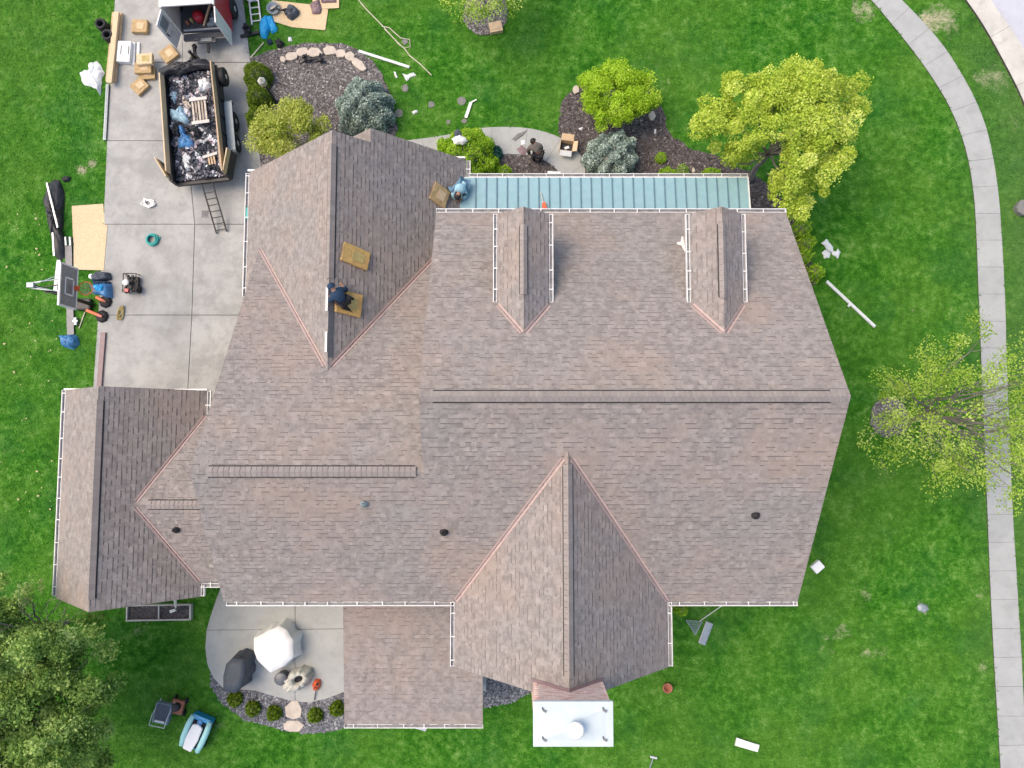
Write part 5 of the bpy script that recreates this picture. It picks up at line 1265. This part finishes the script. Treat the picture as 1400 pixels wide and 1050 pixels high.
inload('mid blue plastic tub crushed in the trailer', [(245, 172), (250, 172), (253, 182), (264, 190), (267, 199), (258, 204), (244, 202), (242, 194), (248, 190)], .16, 'blue2', 'plastic_tub', 'tub', .95, seed=32)
inload('black bag next to the blue tub in the trailer', [(263, 175), (270, 171), (276, 180), (274, 190), (266, 188)], .18, 'tarpk', 'black_bag', 'bag', .92, seed=33)
inload('black sack left of the blue tub in the trailer', [(237, 172), (243, 168), (248, 178), (246, 190), (238, 188)], .2, 'tarpk', 'black_sack', 'bag', .9, seed=34)
inload('small black sack above the pallet boards in the trailer', [(262, 143), (268, 140), (270, 152), (266, 160), (261, 156)], .14, 'tarpk', 'black_sack', 'bag', .92, seed=35)
inload('white torn plastic at the upper right of the load', [(270, 108), (286, 106), (289, 120), (280, 124), (272, 126)], .12, 'wplas', 'torn_plastic', 'plastic', .9, seed=36)
inload('pink crumpled sheets in the upper middle of the load', [(246, 132), (254, 128), (262, 140), (264, 152), (256, 150), (250, 142)], .12, 'stone', 'pink_sheet', 'sheet', .92, seed=37)
inload('white pink crumpled paper near the trailer rear', [(248, 212), (256, 206), (264, 214), (262, 228), (258, 236), (252, 230), (250, 220)], .12, 'wplas', 'crumpled_paper', 'paper', .84, seed=38)
inload('small pale blue scrap at the left of the load', [(236, 126), (242, 124), (243, 134), (238, 142), (235, 136)], .1, 'lblue', 'plastic_scrap', 'scrap', .9, seed=39)
inload('curved white scrap right of the black bag', [(272, 190), (280, 194), (286, 186), (286, 192), (280, 198), (273, 196)], .08, 'wplas', 'plastic_scrap', 'scrap', .9, seed=40)
pal = thing('broken_pallet', 'broken wooden pallet with pale slats in the trailer', 'pallet', tw(.26, .42, 1.13), R(8))
for k in range(5):
    b = MB(); b.box((-.24 + k * .115, 0, .03), (.07, .95, .025)); b.build('slat', 'oldwood' if k % 2 else 'stone', pal)
for y in (.46, -.44):
    b = MB(); b.box((0, y, .07), (.66, .12, .045)); b.build('crosspiece', 'trim', pal)
pal2 = thing('slatted_crate', 'small slatted wood piece near the trailer rear', 'pallet', tw(.50, -1.45, 1.0), R(12))
for k in range(3):
    b = MB(); b.box((-.1 + k * .1, 0, .03), (.06, .32, .025)); b.build('slat', 'wood', pal2)
b = MB(); b.box((-.02, .19, .06), (.56, .1, .04), rz=.1); b.build('crosspiece', 'trim', pal2)
q = tw(.92, -1.72, 1.0); b = MB(); b.box(q, (.28, .34, .05), rot=Matrix.Rotation(.5, 3, 'Z') @ Matrix.Rotation(.25, 3, 'X'), bev=.01); b.build('white_tray', 'wplas', None, None, label='white tray in the rear right corner of the trailer', cat='tray')

# ---------------------------------------------------------------- van
q = at(255, 8, 2.3); vn = thing('work_van', 'white roofed van with red side and open rear doors at top left', 'van', (q.x, q.y, .045), R(4))
VW, VL = .95, 5.2
b = MB(); b.box((0, VL / 2, 2.27), (2 * VW - .04, VL - .02, .08), bev=.03)
for k in range(4): b.box((-.6 + k * .4, VL / 2, 2.315), (.05, VL - .5, .015))
b.build('roof', 'white', vn)
for s, m_ in ((-1, 'white'), (1, 'red')):
    b = MB(); b.box((s * VW, VL / 2, 1.36), (.06, VL, 1.78), bev=.015); b.build('side_panel', m_, vn)
    b = MB(); b.box((s * (VW + .005), VL / 2, 2.22), (.08, VL, .12), bev=.02); b.build('roof_rail', 'white', vn)
b = MB(); b.box((0, VL / 2, .62), (2 * VW - .06, VL - .02, .12)); b.build('cargo_floor', 'steel', vn)
b = MB(); b.box((0, 1.9, 1.4), (2 * VW - .08, .05, 1.6)); b.build('bulkhead', 'steel', vn)
b = MB(); b.box((0, VL + .55, .95), (2 * VW - .1, 1.1, .7), bev=.12); b.build('bonnet', 'white', vn)
b = MB(); b.box((0, VL + .02, 1.7), (2 * VW - .2, .05, .8), rot=Matrix.Rotation(R(20), 3, 'X')); b.build('windscreen', 'glass', vn)
b = MB(); b.box((0, -.14, .5), (2 * VW - .1, .26, .14), bev=.03); b.box((0, -.3, .52), (.7, .2, .1), bev=.02); b.build('rear_bumper', 'steel', vn)
b = MB(); b.box((0, -.31, .60), (.42, .12, .03), bev=.01); b.build('step_plate', 'galv', vn)
b = MB(); b.bar((0, -.4, .45), (0, -.75, .45), .08, .08); b.build('tow_bar', 'black', vn)
for s in (-1, 1):
    for y in (1.0, VL - .6): wheel(vn, (s * (VW - .0), y, .37), .37, .24)
    d = Vector((s * math.sin(R(12)) * -1, -math.cos(R(12)), 0)); p0 = Vector((s * (VW + .02), -.02, 1.40))
    d = Vector((-.30, -.95, 0)).normalized() if s < 0 else Vector((.02, -1, 0))
    b = MB(); b.bar(p0, p0 + d * .62, .05, 1.55, bev=.01); dr_ = b.build('rear_door', 'white', vn)
    nrm = Vector((-d.y, d.x, 0)) * (.032 * -s); b = MB(); c = p0 + d * .32 + Vector((0, 0, .40)); b.bar(c - d * .20 + nrm, c + d * .20 + nrm, .012, .5); b.build('window', 'galv', dr_)
    b = MB(); b.bar(p0 + d * .52 + nrm * 1.5 + Vector((0, 0, -.1)), p0 + d * .52 + nrm * 1.5 + Vector((0, 0, .1)), .03, .03); b.build('handle', 'black', dr_)
b = MB(); b.box((-VW - .16, .9, 1.55), (.18, .1, .25), bev=.02); b.build('side_light', 'white', vn)
for i, (c, m_, nm) in enumerate((((-.15, .45, .85), 'red', 0),)):
    b = MB(); qq = Vector(vn.location) + Matrix.Rotation(R(4), 3, 'Z') @ Vector(c); b.lathe(qq + Vector((0, 0, -.15)), [(.16, 0), (.2, .03), (.2, .3), (.15, .36), (.05, .38)], 20)
    b.box(qq + Vector((0, 0, .26)), (.2, .05, .05), bev=.01); b.build('red_canister', 'red', None, None, label='round red canister inside the open van', cat='canister')
def vloc(x, y, z): return Vector(vn.location) + Matrix.Rotation(R(4), 3, 'Z') @ Vector((x, y, z))
b = MB(); b.bar(vloc(.0, .12, .80), vloc(.42, .75, 1.15), .06, .05); b.build('wooden_lath', 'wood', None, None, label='wooden lath leaning across the van cargo floor', cat='lath')
b = MB(); b.bar(vloc(-.8, .03, .72), vloc(.85, .03, .74), .05, .05); b.build('metal_pole', 'alu', None, None, label='thin pole lying across the van door sill', cat='pole')
b = MB(); b.blob([tuple(vloc(x, y, 0)[:2]) for x, y in ((.15, .15), (.75, .12), (.8, .7), (.3, .6))], .2, z0=.74, wr=.8, seed=51, n=30); b.build('clear_bags', 'galv', None, None, label='grey crumpled bags at the right of the van floor', cat='bags')
for i in range(3):
    b = MB(); b.lathe(vloc(-.62 + i * .17, .28 + .08 * i, .70), [(.055, 0), (.06, .02), (.06, .2), (.03, .24)], 10); b.build('caulk_tub', ['terra', 'yrope', 'oldwood'][i], None, None, label=['brown pot at the left of the van floor', 'yellow brown pot, second in the van', 'tan pot next to the red canister in the van'][i], cat='pot', group='small pots in the van')

# ---------------------------------------------------------------- basketball hoop
q = at(128, 417); hp = thing('basketball_hoop', 'standing basketball hoop with grey backboard over the driveway edge', 'basketball hoop', (q.x, q.y, 0))
b = MB(); b.tube([(0, 0, 0), (0, 0, 3.55)], [.07, .06], 10); b.build('pole', 'black', hp)
b = MB(); b.box((-.32, 0, .1), (.6, .45, .2), bev=.06); b.build('base', 'black', hp)
BX = 1.12
for s in (-1, 1):
    for z, zz in ((2.45, 3.0), (3.1, 3.6)):
        b = MB(); b.bar((-.02, s * .09, z + .4), (BX - .05, s * .22, zz), .035, .05); b.build('arm', 'galv' if z > 3 else 'black', hp)
b = MB(); b.tube([(-.05, .0, 3.5), (BX - .1, .3, 3.75)], .014, 6); b.tube([(-.05, 0, 3.5), (BX - .1, -.25, 3.75)], .014, 6); b.build('brace', 'galv', hp)
b = MB(); b.box((0, 0, 3.58), (.24, .18, .10), bev=.02); b.build('pole_cap', 'galv', hp)
bbp = MB(); bbp.box((BX, 0, 3.37), (.03, 1.36, .88)); bo = bbp.build('backboard', 'bb', hp)
b = MB()
for (c, d) in (((BX, 0, 3.83), (.06, 1.44, .06)), ((BX, 0, 2.92), (.06, 1.44, .06)), ((BX, .7, 3.37), (.06, .06, .90)), ((BX, -.7, 3.37), (.06, .06, .90))): b.box(c, d)
b.build('board_frame', 'white', bo)
b = MB(); X = BX + .02
for (c, d) in (((X, 0, 3.55), (.012, .60, .05)), ((X, 0, 3.12), (.012, .60, .05)), ((X, .28, 3.33), (.012, .05, .45)), ((X, -.28, 3.33), (.012, .05, .45))): b.box(c, d)
b.build('target_square', 'white', bo)
b = MB(); torus(b, (BX + .40, 0, 3.05), .23, .016, 24, 6); b.box((BX + .1, 0, 3.05), (.16, .16, .05)); rimo = b.build('rim', 'orange', hp)
b = MB()
for k in range(12):
    a = 2 * math.pi * k / 12; a2 = a + .5
    for (u, v_) in ((a, a2), (a2, a)): b.tube([(BX + .4 + .23 * math.cos(u), .23 * math.sin(u), 3.04), (BX + .4 + .15 * math.cos(v_), .15 * math.sin(v_), 2.85), (BX + .4 + .11 * math.cos(u), .11 * math.sin(u), 2.66)], .007, 4)
b.build('net', 'rope', rimo)
# orange tools
for i, (a, c) in enumerate((((131, 406), (146, 413)), ((118, 424), (141, 433)))):
    tl = thing('roof_cutter', ['orange handled tool with black head just below the blue bags', 'orange handled tool with black head, lower of the two'][i], 'tool', at(*c) + Vector((0, 0, .045)), 0, 'orange tools by the hoop'); L0 = Vector(tl.location)
    b = MB(); b.lathe((0, 0, 0), [(.24, 0), (.25, .02), (.22, .10), (.1, .12)], 8); b.build('head', 'rubber', tl)
    b = MB(); b.bar((0, 0, .16), at(*a, .25) - L0, .11, .09, bev=.02); b.build('handle', 'orange', tl)
    b = MB(); b.bar((-.05, 0, .2), (.1, -.03, .2), .06, .06); b.bar(((at(*a, .3) - L0) * .6), ((at(*a, .3) - L0) * .75), .12, .05); b.build('grip', 'red' if i else 'terra', tl)
# blue bags by the hoop
bb = thing('folded_chair_bags', 'blue and navy folded bags right of the basketball rim', 'bags', at(142, 392) + Vector((0, 0, .045))); L0 = Vector(bb.location)
for pts, m_, h, sd_ in (([(128, 378), (137, 372), (152, 373), (155, 383), (140, 386), (129, 386)], 'slate', .3, 1), ([(129, 385), (153, 386), (154, 393), (130, 392)], 'navy', .26, 2), ([(128, 391), (154, 388), (156, 408), (148, 409), (140, 404), (130, 403)], 'blue2', .34, 3), ([(134, 391), (151, 391), (150, 402), (136, 401)], 'blue', .42, 4)):
    b = MB(); b.blob(loc(pts), h, wr=.15, seed=sd_, flat=.3, n=26); b.build('bag', m_, bb)
b = MB(); b.lathe(at(125, 378, .2) - L0, [(.08, -.1), (.1, -.08), (.1, .04), (.05, .07)], 14); b.build('bottle', 'wplas', bb)
scrap('blue crumpled tarp at the lower end of the grey plank', [(84, 459), (100, 457), (108, 460), (109, 472), (102, 478), (90, 476), (85, 470)], .3, 'blue2', name='blue_tarp', cat='tarp', wr=.3)
# black tarp bundle with poles
tb = thing('tarp_bundle', 'long black tarp bundle on the grass with two pale poles', 'tarp', at(78, 300)); L0 = Vector(tb.location)
b = MB(); b.blob(loc([(68, 248), (74, 243), (82, 243), (84, 251), (88, 262), (89, 280), (87, 300), (86, 318), (93, 334), (91, 350), (75, 352), (73, 330), (69, 312), (63, 290), (61, 270)]), .28, wr=.35, seed=61, n=60, rings=7); b.build('tarp', 'tarpk', tb)
b = MB(); b.blob(loc([(84, 245), (92, 241), (98, 242), (97, 248), (88, 250)]), .14, wr=.3, seed=62); b.build('tarp_end', 'tarpk', tb)
for a, c in (((64, 250), (79, 311)), ((72, 318), (74, 350))):
    b = MB(); b.bar(at(*a, .38) - L0, at(*c, .38) - L0, .055, .04); b.build('pole', 'alu', tb)
for x in (92, 98):
    longbar('metal_bracket', ['left grey bracket at the upper end of grey plank', 'right grey bracket at the upper end of grey plank'][x > 95], 'bracket', (x, 325), (x + 1, 337), .07, .12, 'galv')
b = MB(); q = at(106, 440); b.box((q.x, q.y, .09), (.12, .3, .14), rz=.1, bev=.02); b.box((q.x + .02, q.y, .18), (.2, .06, .04)); b.build('galvanised_latch', 'galv', None, None, label='small galvanised fitting right of the grey plank', cat='fitting')

# ---------------------------------------------------------------- lamp post
q = at(379, 141); lp = thing('lamp_post', 'black garden lamp post with cream lantern beside the boxwoods', 'lamp post', (q.x, q.y, 0))
b = MB(); b.tube([(0, 0, 0), (0, 0, 1.5)], .04, 10); b.lathe((0, 0, 0), [(.1, 0), (.1, .06), (.05, .12)], 12); b.build('post', 'black', lp)
b = MB(); b.lathe((0, 0, 1.48), [(.07, 0), (.14, .04), (.16, .22), (.12, .26)], 6); b.build('lantern', 'amber', lp)
b = MB(); b.lathe((0, 0, 1.74), [(.17, 0), (.13, .05), (.04, .12), (.02, .18)], 6); b.build('lantern_top', 'cream', lp)

# ---------------------------------------------------------------- patio things
def cover(name, label, cat, top_px, zt, flare, m, seed, wr=.05, extra=None, mt=None):
    top = [at(a, b_, zt) for a, b_ in top_px]; c = sum(top, Vector()) / len(top); root = thing(name, label, cat, (c.x, c.y, .05)); L0 = Vector((c.x, c.y, .05))
    rn = random.Random(seed); N = 56; P2 = [Vector((p - L0)[:2]) for p in top]; Ls = [(P2[(i + 1) % len(P2)] - P2[i]).length for i in range(len(P2))]; T_ = sum(Ls); ringp = []
    for k in range(N):
        t = T_ * k / N; i = 0
        while t > Ls[i]: t -= Ls[i]; i += 1
        ringp.append(P2[i].lerp(P2[(i + 1) % len(P2)], t / Ls[i]))
    b = MB(); rows = []; zt_ = zt - .05
    ph = [rn.uniform(0, 6.28) for _ in range(3)]
    for (f, z, w_) in ((1, 0, wr), (1, .15, wr * .8), (1, .55, wr * .5), (0.35, .9, wr * .2), (0, .985, 0)):
        row = []
        for k, p in enumerate(ringp):
            a = 2 * math.pi * k / N; wv = math.sin(a * 8 + ph[0]) + .6 * math.sin(a * 13 + ph[1]) + rn.uniform(-.4, .4); d = p.normalized()
            o_ = flare * (1 - z) + w_ * wv; row.append(b.b.verts.new((p.x + d.x * o_, p.y + d.y * o_, z * zt_)))
        rows.append(row)
    inner = [b.b.verts.new((p.x * .5, p.y * .5, zt_ * 1.0 + rn.uniform(-.006, .006))) for p in ringp]; rows.append(inner)
    for A, B in zip(rows, rows[1:]):
        for k in range(N): f = b.b.faces.new((A[k], A[(k + 1) % N], B[(k + 1) % N], B[k])); f.smooth = True
    b.b.faces.new(inner); b.build('fabric_cover', m, root)
    return root, L0, zt_
cover('covered_table', 'patio table under a big white cover with gathered skirt', 'covered table', [(347, 873), (381, 856), (392, 862), (400, 876), (401, 898), (389, 910), (370, 920), (352, 903), (347, 890)], .80, .10, 'wcover', 71, .045)
rt, L0, zt_ = cover('covered_grill', 'grill under a dark slate cover at the patio edge', 'covered grill', [(309, 908), (318, 900), (334, 902), (334, 925), (329, 940), (322, 948), (305, 945), (305, 925)], 1.05, .05, 'gcover', 72, .03)
b = MB(); b.tube([(-.1, .55, .8), (.1, .62, .82), (.32, .52, .8)], .05, 8); b.build('side_handle', 'tarpk', rt)
q = at(384, 928, .42); b = MB(); b.lathe((q.x, q.y, .05), [(.20, 0), (.21, .03), (.20, .34), (.23, .37), (.23, .41), (.20, .43)], 28); b.build('round_stool', 'steel', None, None, label='small round dark grey stool between white and cream covers', cat='stool')
fb = thing('covered_planter', 'crumpled cream cover with dark sunken middle on the patio', 'cover', at(409, 926) + Vector((0, 0, .05))); L0 = Vector(fb.location)
b = MB(); rn = random.Random(5); N = 40; rows = []
for (r, z, w_) in ((1.0, 0, .12), (.95, .2, .10), (.8, .42, .08), (.55, .5, .06), (.36, .44, .05), (.28, .25, .03)):
    row = []
    for k in range(N):
        a = 2 * math.pi * k / N; wv = math.sin(a * 9) * .5 + math.sin(a * 14 + 1) * .4 + rn.uniform(-.3, .3); rr = r + w_ * wv; x, y = .60 * rr * math.cos(a), .37 * rr * math.sin(a); c_, s_ = math.cos(R(33)), math.sin(R(33))
        row.append(b.b.verts.new((x * c_ - y * s_ + (.08 if r < .6 else 0), x * s_ + y * c_ + (.05 if r < .6 else 0), z + .04 * wv * (1 if z else 0))))
    rows.append(row)
for A, B in zip(rows, rows[1:]):
    for k in range(N): f = b.b.faces.new((A[k], A[(k + 1) % N], B[(k + 1) % N], B[k])); f.smooth = True
b.build('cloth', 'cream', fb)
b = MB(); b.lathe((.08, .05, .2), [(.17, 0), (.2, .02), (.2, .06)], 18); b.build('dark_bowl', 'dcloth', fb)
rt = thing('red_toy', 'small red toy with grey stick beside the cream cover', 'toy', at(434, 935) + Vector((0, 0, .05)))
b = MB(); b.blob([(-.14, -.18), (.05, -.22), (.16, .0), (.12, .2), (-.05, .22), (-.16, .05)], .22, wr=.4, seed=6); b.build('toy_body', 'orange', rt)
b = MB(); b.box((.03, .02, .2), (.06, .2, .06), rz=-.5); b.build('toy_seat', 'dcloth', rt)
b = MB(); b.tube([(-.02, -.2, .08), (-.08, -.55, .04)], .02, 6); b.build('toy_stick', 'steel', rt)
# raised bed
q = at(220, 836); gbx = thing('raised_bed', 'pale framed raised planter with dark soil below left wing', 'planter', (q.x, q.y, 0), R(1))
for (c, d) in (((0, .27, .1), (2.34, .05, .2)), ((0, -.27, .1), (2.34, .05, .2)), ((-1.17, 0, .1), (.05, .58, .2)), ((1.17, 0, .1), (.06, .58, .2)), ((.0, 0, .1), (.05, .5, .17))):
    b = MB(); b.box(c, d, bev=.006); b.build('plank', 'trim', gbx)
b = MB(); b.box((0, 0, .06), (2.28, .5, .12)); b.build('soil', 'mulch', gbx)
ds = thing('downspout_elbow', 'white downspout elbow hanging from left wing over the raised planter', 'downspout', at(240, 825))
L0 = Vector(ds.location); b = MB(); b.bar(at(239, 815, 2.4) - L0, at(240, 828, 1.2) - L0, .07, .06); b.bar(at(240, 828, 1.2) - L0, at(240, 830, .35) - L0, .07, .06); b.build('pipe', 'white', ds)
b = MB(); b.bar(at(240, 834, .35) - L0, at(233, 836, .25) - L0, .1, .07); b.build('elbow', 'white', ds)
# downspout under back porch corner
ds = thing('porch_downspout', 'white downspout kicked out below the back porch gutter', 'downspout', at(570, 994)); L0 = Vector(ds.location)
b = MB(); b.bar(at(558, 990, .6) - L0, at(582, 997, .08) - L0, .12, .08); b.build('pipe', 'white', ds); b = MB(); b.bar(at(548, 990, 2.7) - L0, at(556, 988, .6) - L0, .08, .08); b.build('riser', 'white', ds)
# net / lawn rake and pad at right of back gable
nt_ = thing('lawn_sweeper', 'grey mesh triangle tool with long pole beside the back gable', 'tool', at(948, 857)); L0 = Vector(nt_.location)
b = MB(); tri = [at(938, 848, .12) - L0, at(960, 850, .15) - L0, at(951, 868, .1) - L0]
for i in range(3): b.tube([tri[i], tri[(i + 1) % 3]], .015, 6)
for k in range(1, 8):
    b.tube([tri[0].lerp(tri[1], k / 8), tri[2].lerp(tri[1], k / 16)], .006, 4); b.tube([tri[0].lerp(tri[2], k / 8), tri[1].lerp(tri[2], k / 8)], .006, 4)
b.build('mesh_head', 'galv', nt_)
b = MB(); b.tube([at(957, 849, .15) - L0, at(990, 826, .4) - L0], .016, 6); b.build('pole', 'alu', nt_)
q = at(965, 866, .1); b = MB(); b.box((q.x, q.y, .06), (.28, .85, .09), rz=R(-22), bev=.02); b.box((q.x, q.y, .11), (.20, .75, .012), rz=R(-22)); b.build('plastic_trough', 'galv', None, None, label='pale grey plastic trough right of the mesh tool', cat='trough')
q = at(911, 938); b = MB(); b.lathe((q.x, q.y, 0), [(.11, 0), (.12, .02), (.16, .2), (.18, .2), (.18, .25), (.14, .25), (.11, .08)], 22); po = b.build('flower_pot', 'terra', None, None, label='small terracotta pot on the grass right of chimney', cat='pot')
hm = thing('hammer', 'small hammer shaped tool on the bottom lawn', 'hammer', at(893, 1038)); b = MB(); b.bar((0, .1, .05), (-.16, -.35, .05), .035, .03); b.build('handle', 'galv', hm); b = MB(); b.bar((-.12, .12, .05), (.13, .06, .05), .07, .06, bev=.01); b.build('head', 'alu', hm)
# mower
q = at(229, 973, .3); mw = thing('lawn_mower', 'push mower with grey bag and red deck on the back lawn', 'lawn mower', (q.x, q.y, 0), R(-12))
b = MB(); b.box((-.12, -.03, .36), (.60, .74, .26), bev=.06); b.build('grass_bag', 'mowg', mw)
b = MB(); b.box((-.12, .0, .50), (.48, .56, .03), bev=.01); b.build('bag_top', 'slate', mw)
b = MB(); b.box((-.12, -.30, .51), (.34, .07, .03), bev=.01); b.build('label_plate', 'alu', mw)
b = MB(); b.box((.30, .22, .24), (.46, .5, .16), bev=.05); b.build('deck', 'terra', mw)
b = MB(); b.lathe((.30, .26, .30), [(.14, 0), (.15, .03), (.14, .16), (.08, .2)], 18); b.build('engine', 'black', mw)
for (x, y) in ((.10, .46), (.52, .44), (.54, .0), (-.40, -.35)):
    b = MB(); b.lathe((x, y, .11), [(.05, -.03), (.11, -.03), (.11, .03), (.05, .03)], 16, axis='X'); b.build('wheel', 'rubber', mw)
for s in (-1, 1):
    b = MB(); b.tube([(.26 * s - .12 + .05, .42, .3), (.28 * s - .12, -.1, .62), (.28 * s - .12, -.42, .66)], .014, 6); b.build('handle_bar', 'alu', mw)
b = MB(); b.tube([(-.40, -.42, .66), (.16, -.42, .66)], .018, 6); b.build('handle_grip', 'alu', mw)
# toy car
q = at(269, 1001, .35); ty = thing('toy_car', 'mint and white ride on toy car with blue back on the lawn', 'toy car', (q.x, q.y, 0), R(-22))
b = MB(); b.box((0, 0, .22), (.78, 1.2, .30), bev=.07); b.build('chassis', 'toyb', ty)
for s in (-1, 1):
    b = MB(); pts = [(s * .31, -.58, .42), (s * .35, -.25, .47), (s * .36, .2, .47), (s * .33, .55, .45)]
    b.tube(pts, [.09, .11, .11, .09], 10); b.build('side_panel', 'toy', ty)
b = MB(); b.prism(ccw([(-.20, -.60), (.12, -.62), (.2, -.2), (.19, .28), (.0, .36), (-.2, .3), (-.25, -.2)]), .46, .56); bmesh.ops.bevel(b.b, geom=b.b.edges[:], offset=.02, segments=2, affect='EDGES'); b.build('roof', 'wcover', ty)
b = MB(); b.box((0, .54, .42), (.72, .16, .12), bev=.04); b.build('bumper', 'toyb', ty)
b = MB(); b.box((.0, -.05, .40), (.52, .9, .06)); b.build('cabin_floor', 'dcloth', ty)
b = MB(); b.lathe((0, .42, .46), [(.09, 0), (.11, .02), (.09, .04)], 16); b.build('steering_wheel', 'blue2', ty)
for (x, y) in ((-.36, -.4), (.36, -.4), (-.36, .4), (.36, .4)):
    b = MB(); b.lathe((x, y, .12), [(.05, -.05), (.12, -.05), (.12, .05), (.05, .05)], 16, axis='X'); b.build('wheel', 'rubber', ty)
# red broom on metal roof
br = thing('red_broom', 'red headed broom lying on the metal porch roof', 'broom', onp(744, 283, mp, .02)); L0 = Vector(br.location)
b = MB(); b.prism(ccw([tuple((onp(a, c, mp) - L0)[:2]) for a, c in ((741, 279), (745, 277), (748, 287), (747, 292), (741, 292))]), .02, .09); b.build('broom_head', 'orange', br)
b = MB(); b.tube([onp(743, 279, mp, .07) - L0, onp(739, 263, mp, .06) - L0], .016, 6); b.build('handle', 'rope', br)
# road-side litter: pale straw pieces on the left lawn
ql = [(30, 410), (12, 305), (40, 415), (30, 355), (9, 365), (38, 448), (48, 466), (42, 488), (6, 470), (28, 350), (56, 385), (10, 641), (16, 677), (52, 678), (30, 575), (71, 630), (36, 572), (50, 340), (20, 385)]
V = []; Fc = []; rn = random.Random(3)
for (x, y) in ql + [(rn.uniform(0, 80), rn.uniform(280, 700)) for _ in range(50)] + [(rn.uniform(560, 1320), rn.uniform(60, 1040)) for _ in range(0)]:
    q = at(x, y, .07); a = rn.uniform(0, 6.28); L = rn.uniform(.015, .06) if rn.random() < .8 else .08; w_ = L * .45; n0 = len(V)
    for (sx, sy) in ((-1, -1), (1, -.6), (1, 1), (-.6, 1)): V.append((q.x + sx * L * math.cos(a) * .6 - sy * w_ * math.sin(a), q.y + sx * L * math.sin(a) * .6 + sy * w_ * math.cos(a), .07 + rn.uniform(0, .02)))
    Fc.append([n0, n0 + 1, n0 + 2, n0 + 3])
o = np_mesh('fallen_leaves', V, Fc, 'leaf_litter'); props(o, 'pale dry leaves scattered over the left lawn', 'leaves', kind='stuff')
print('objects', len(bpy.data.objects))
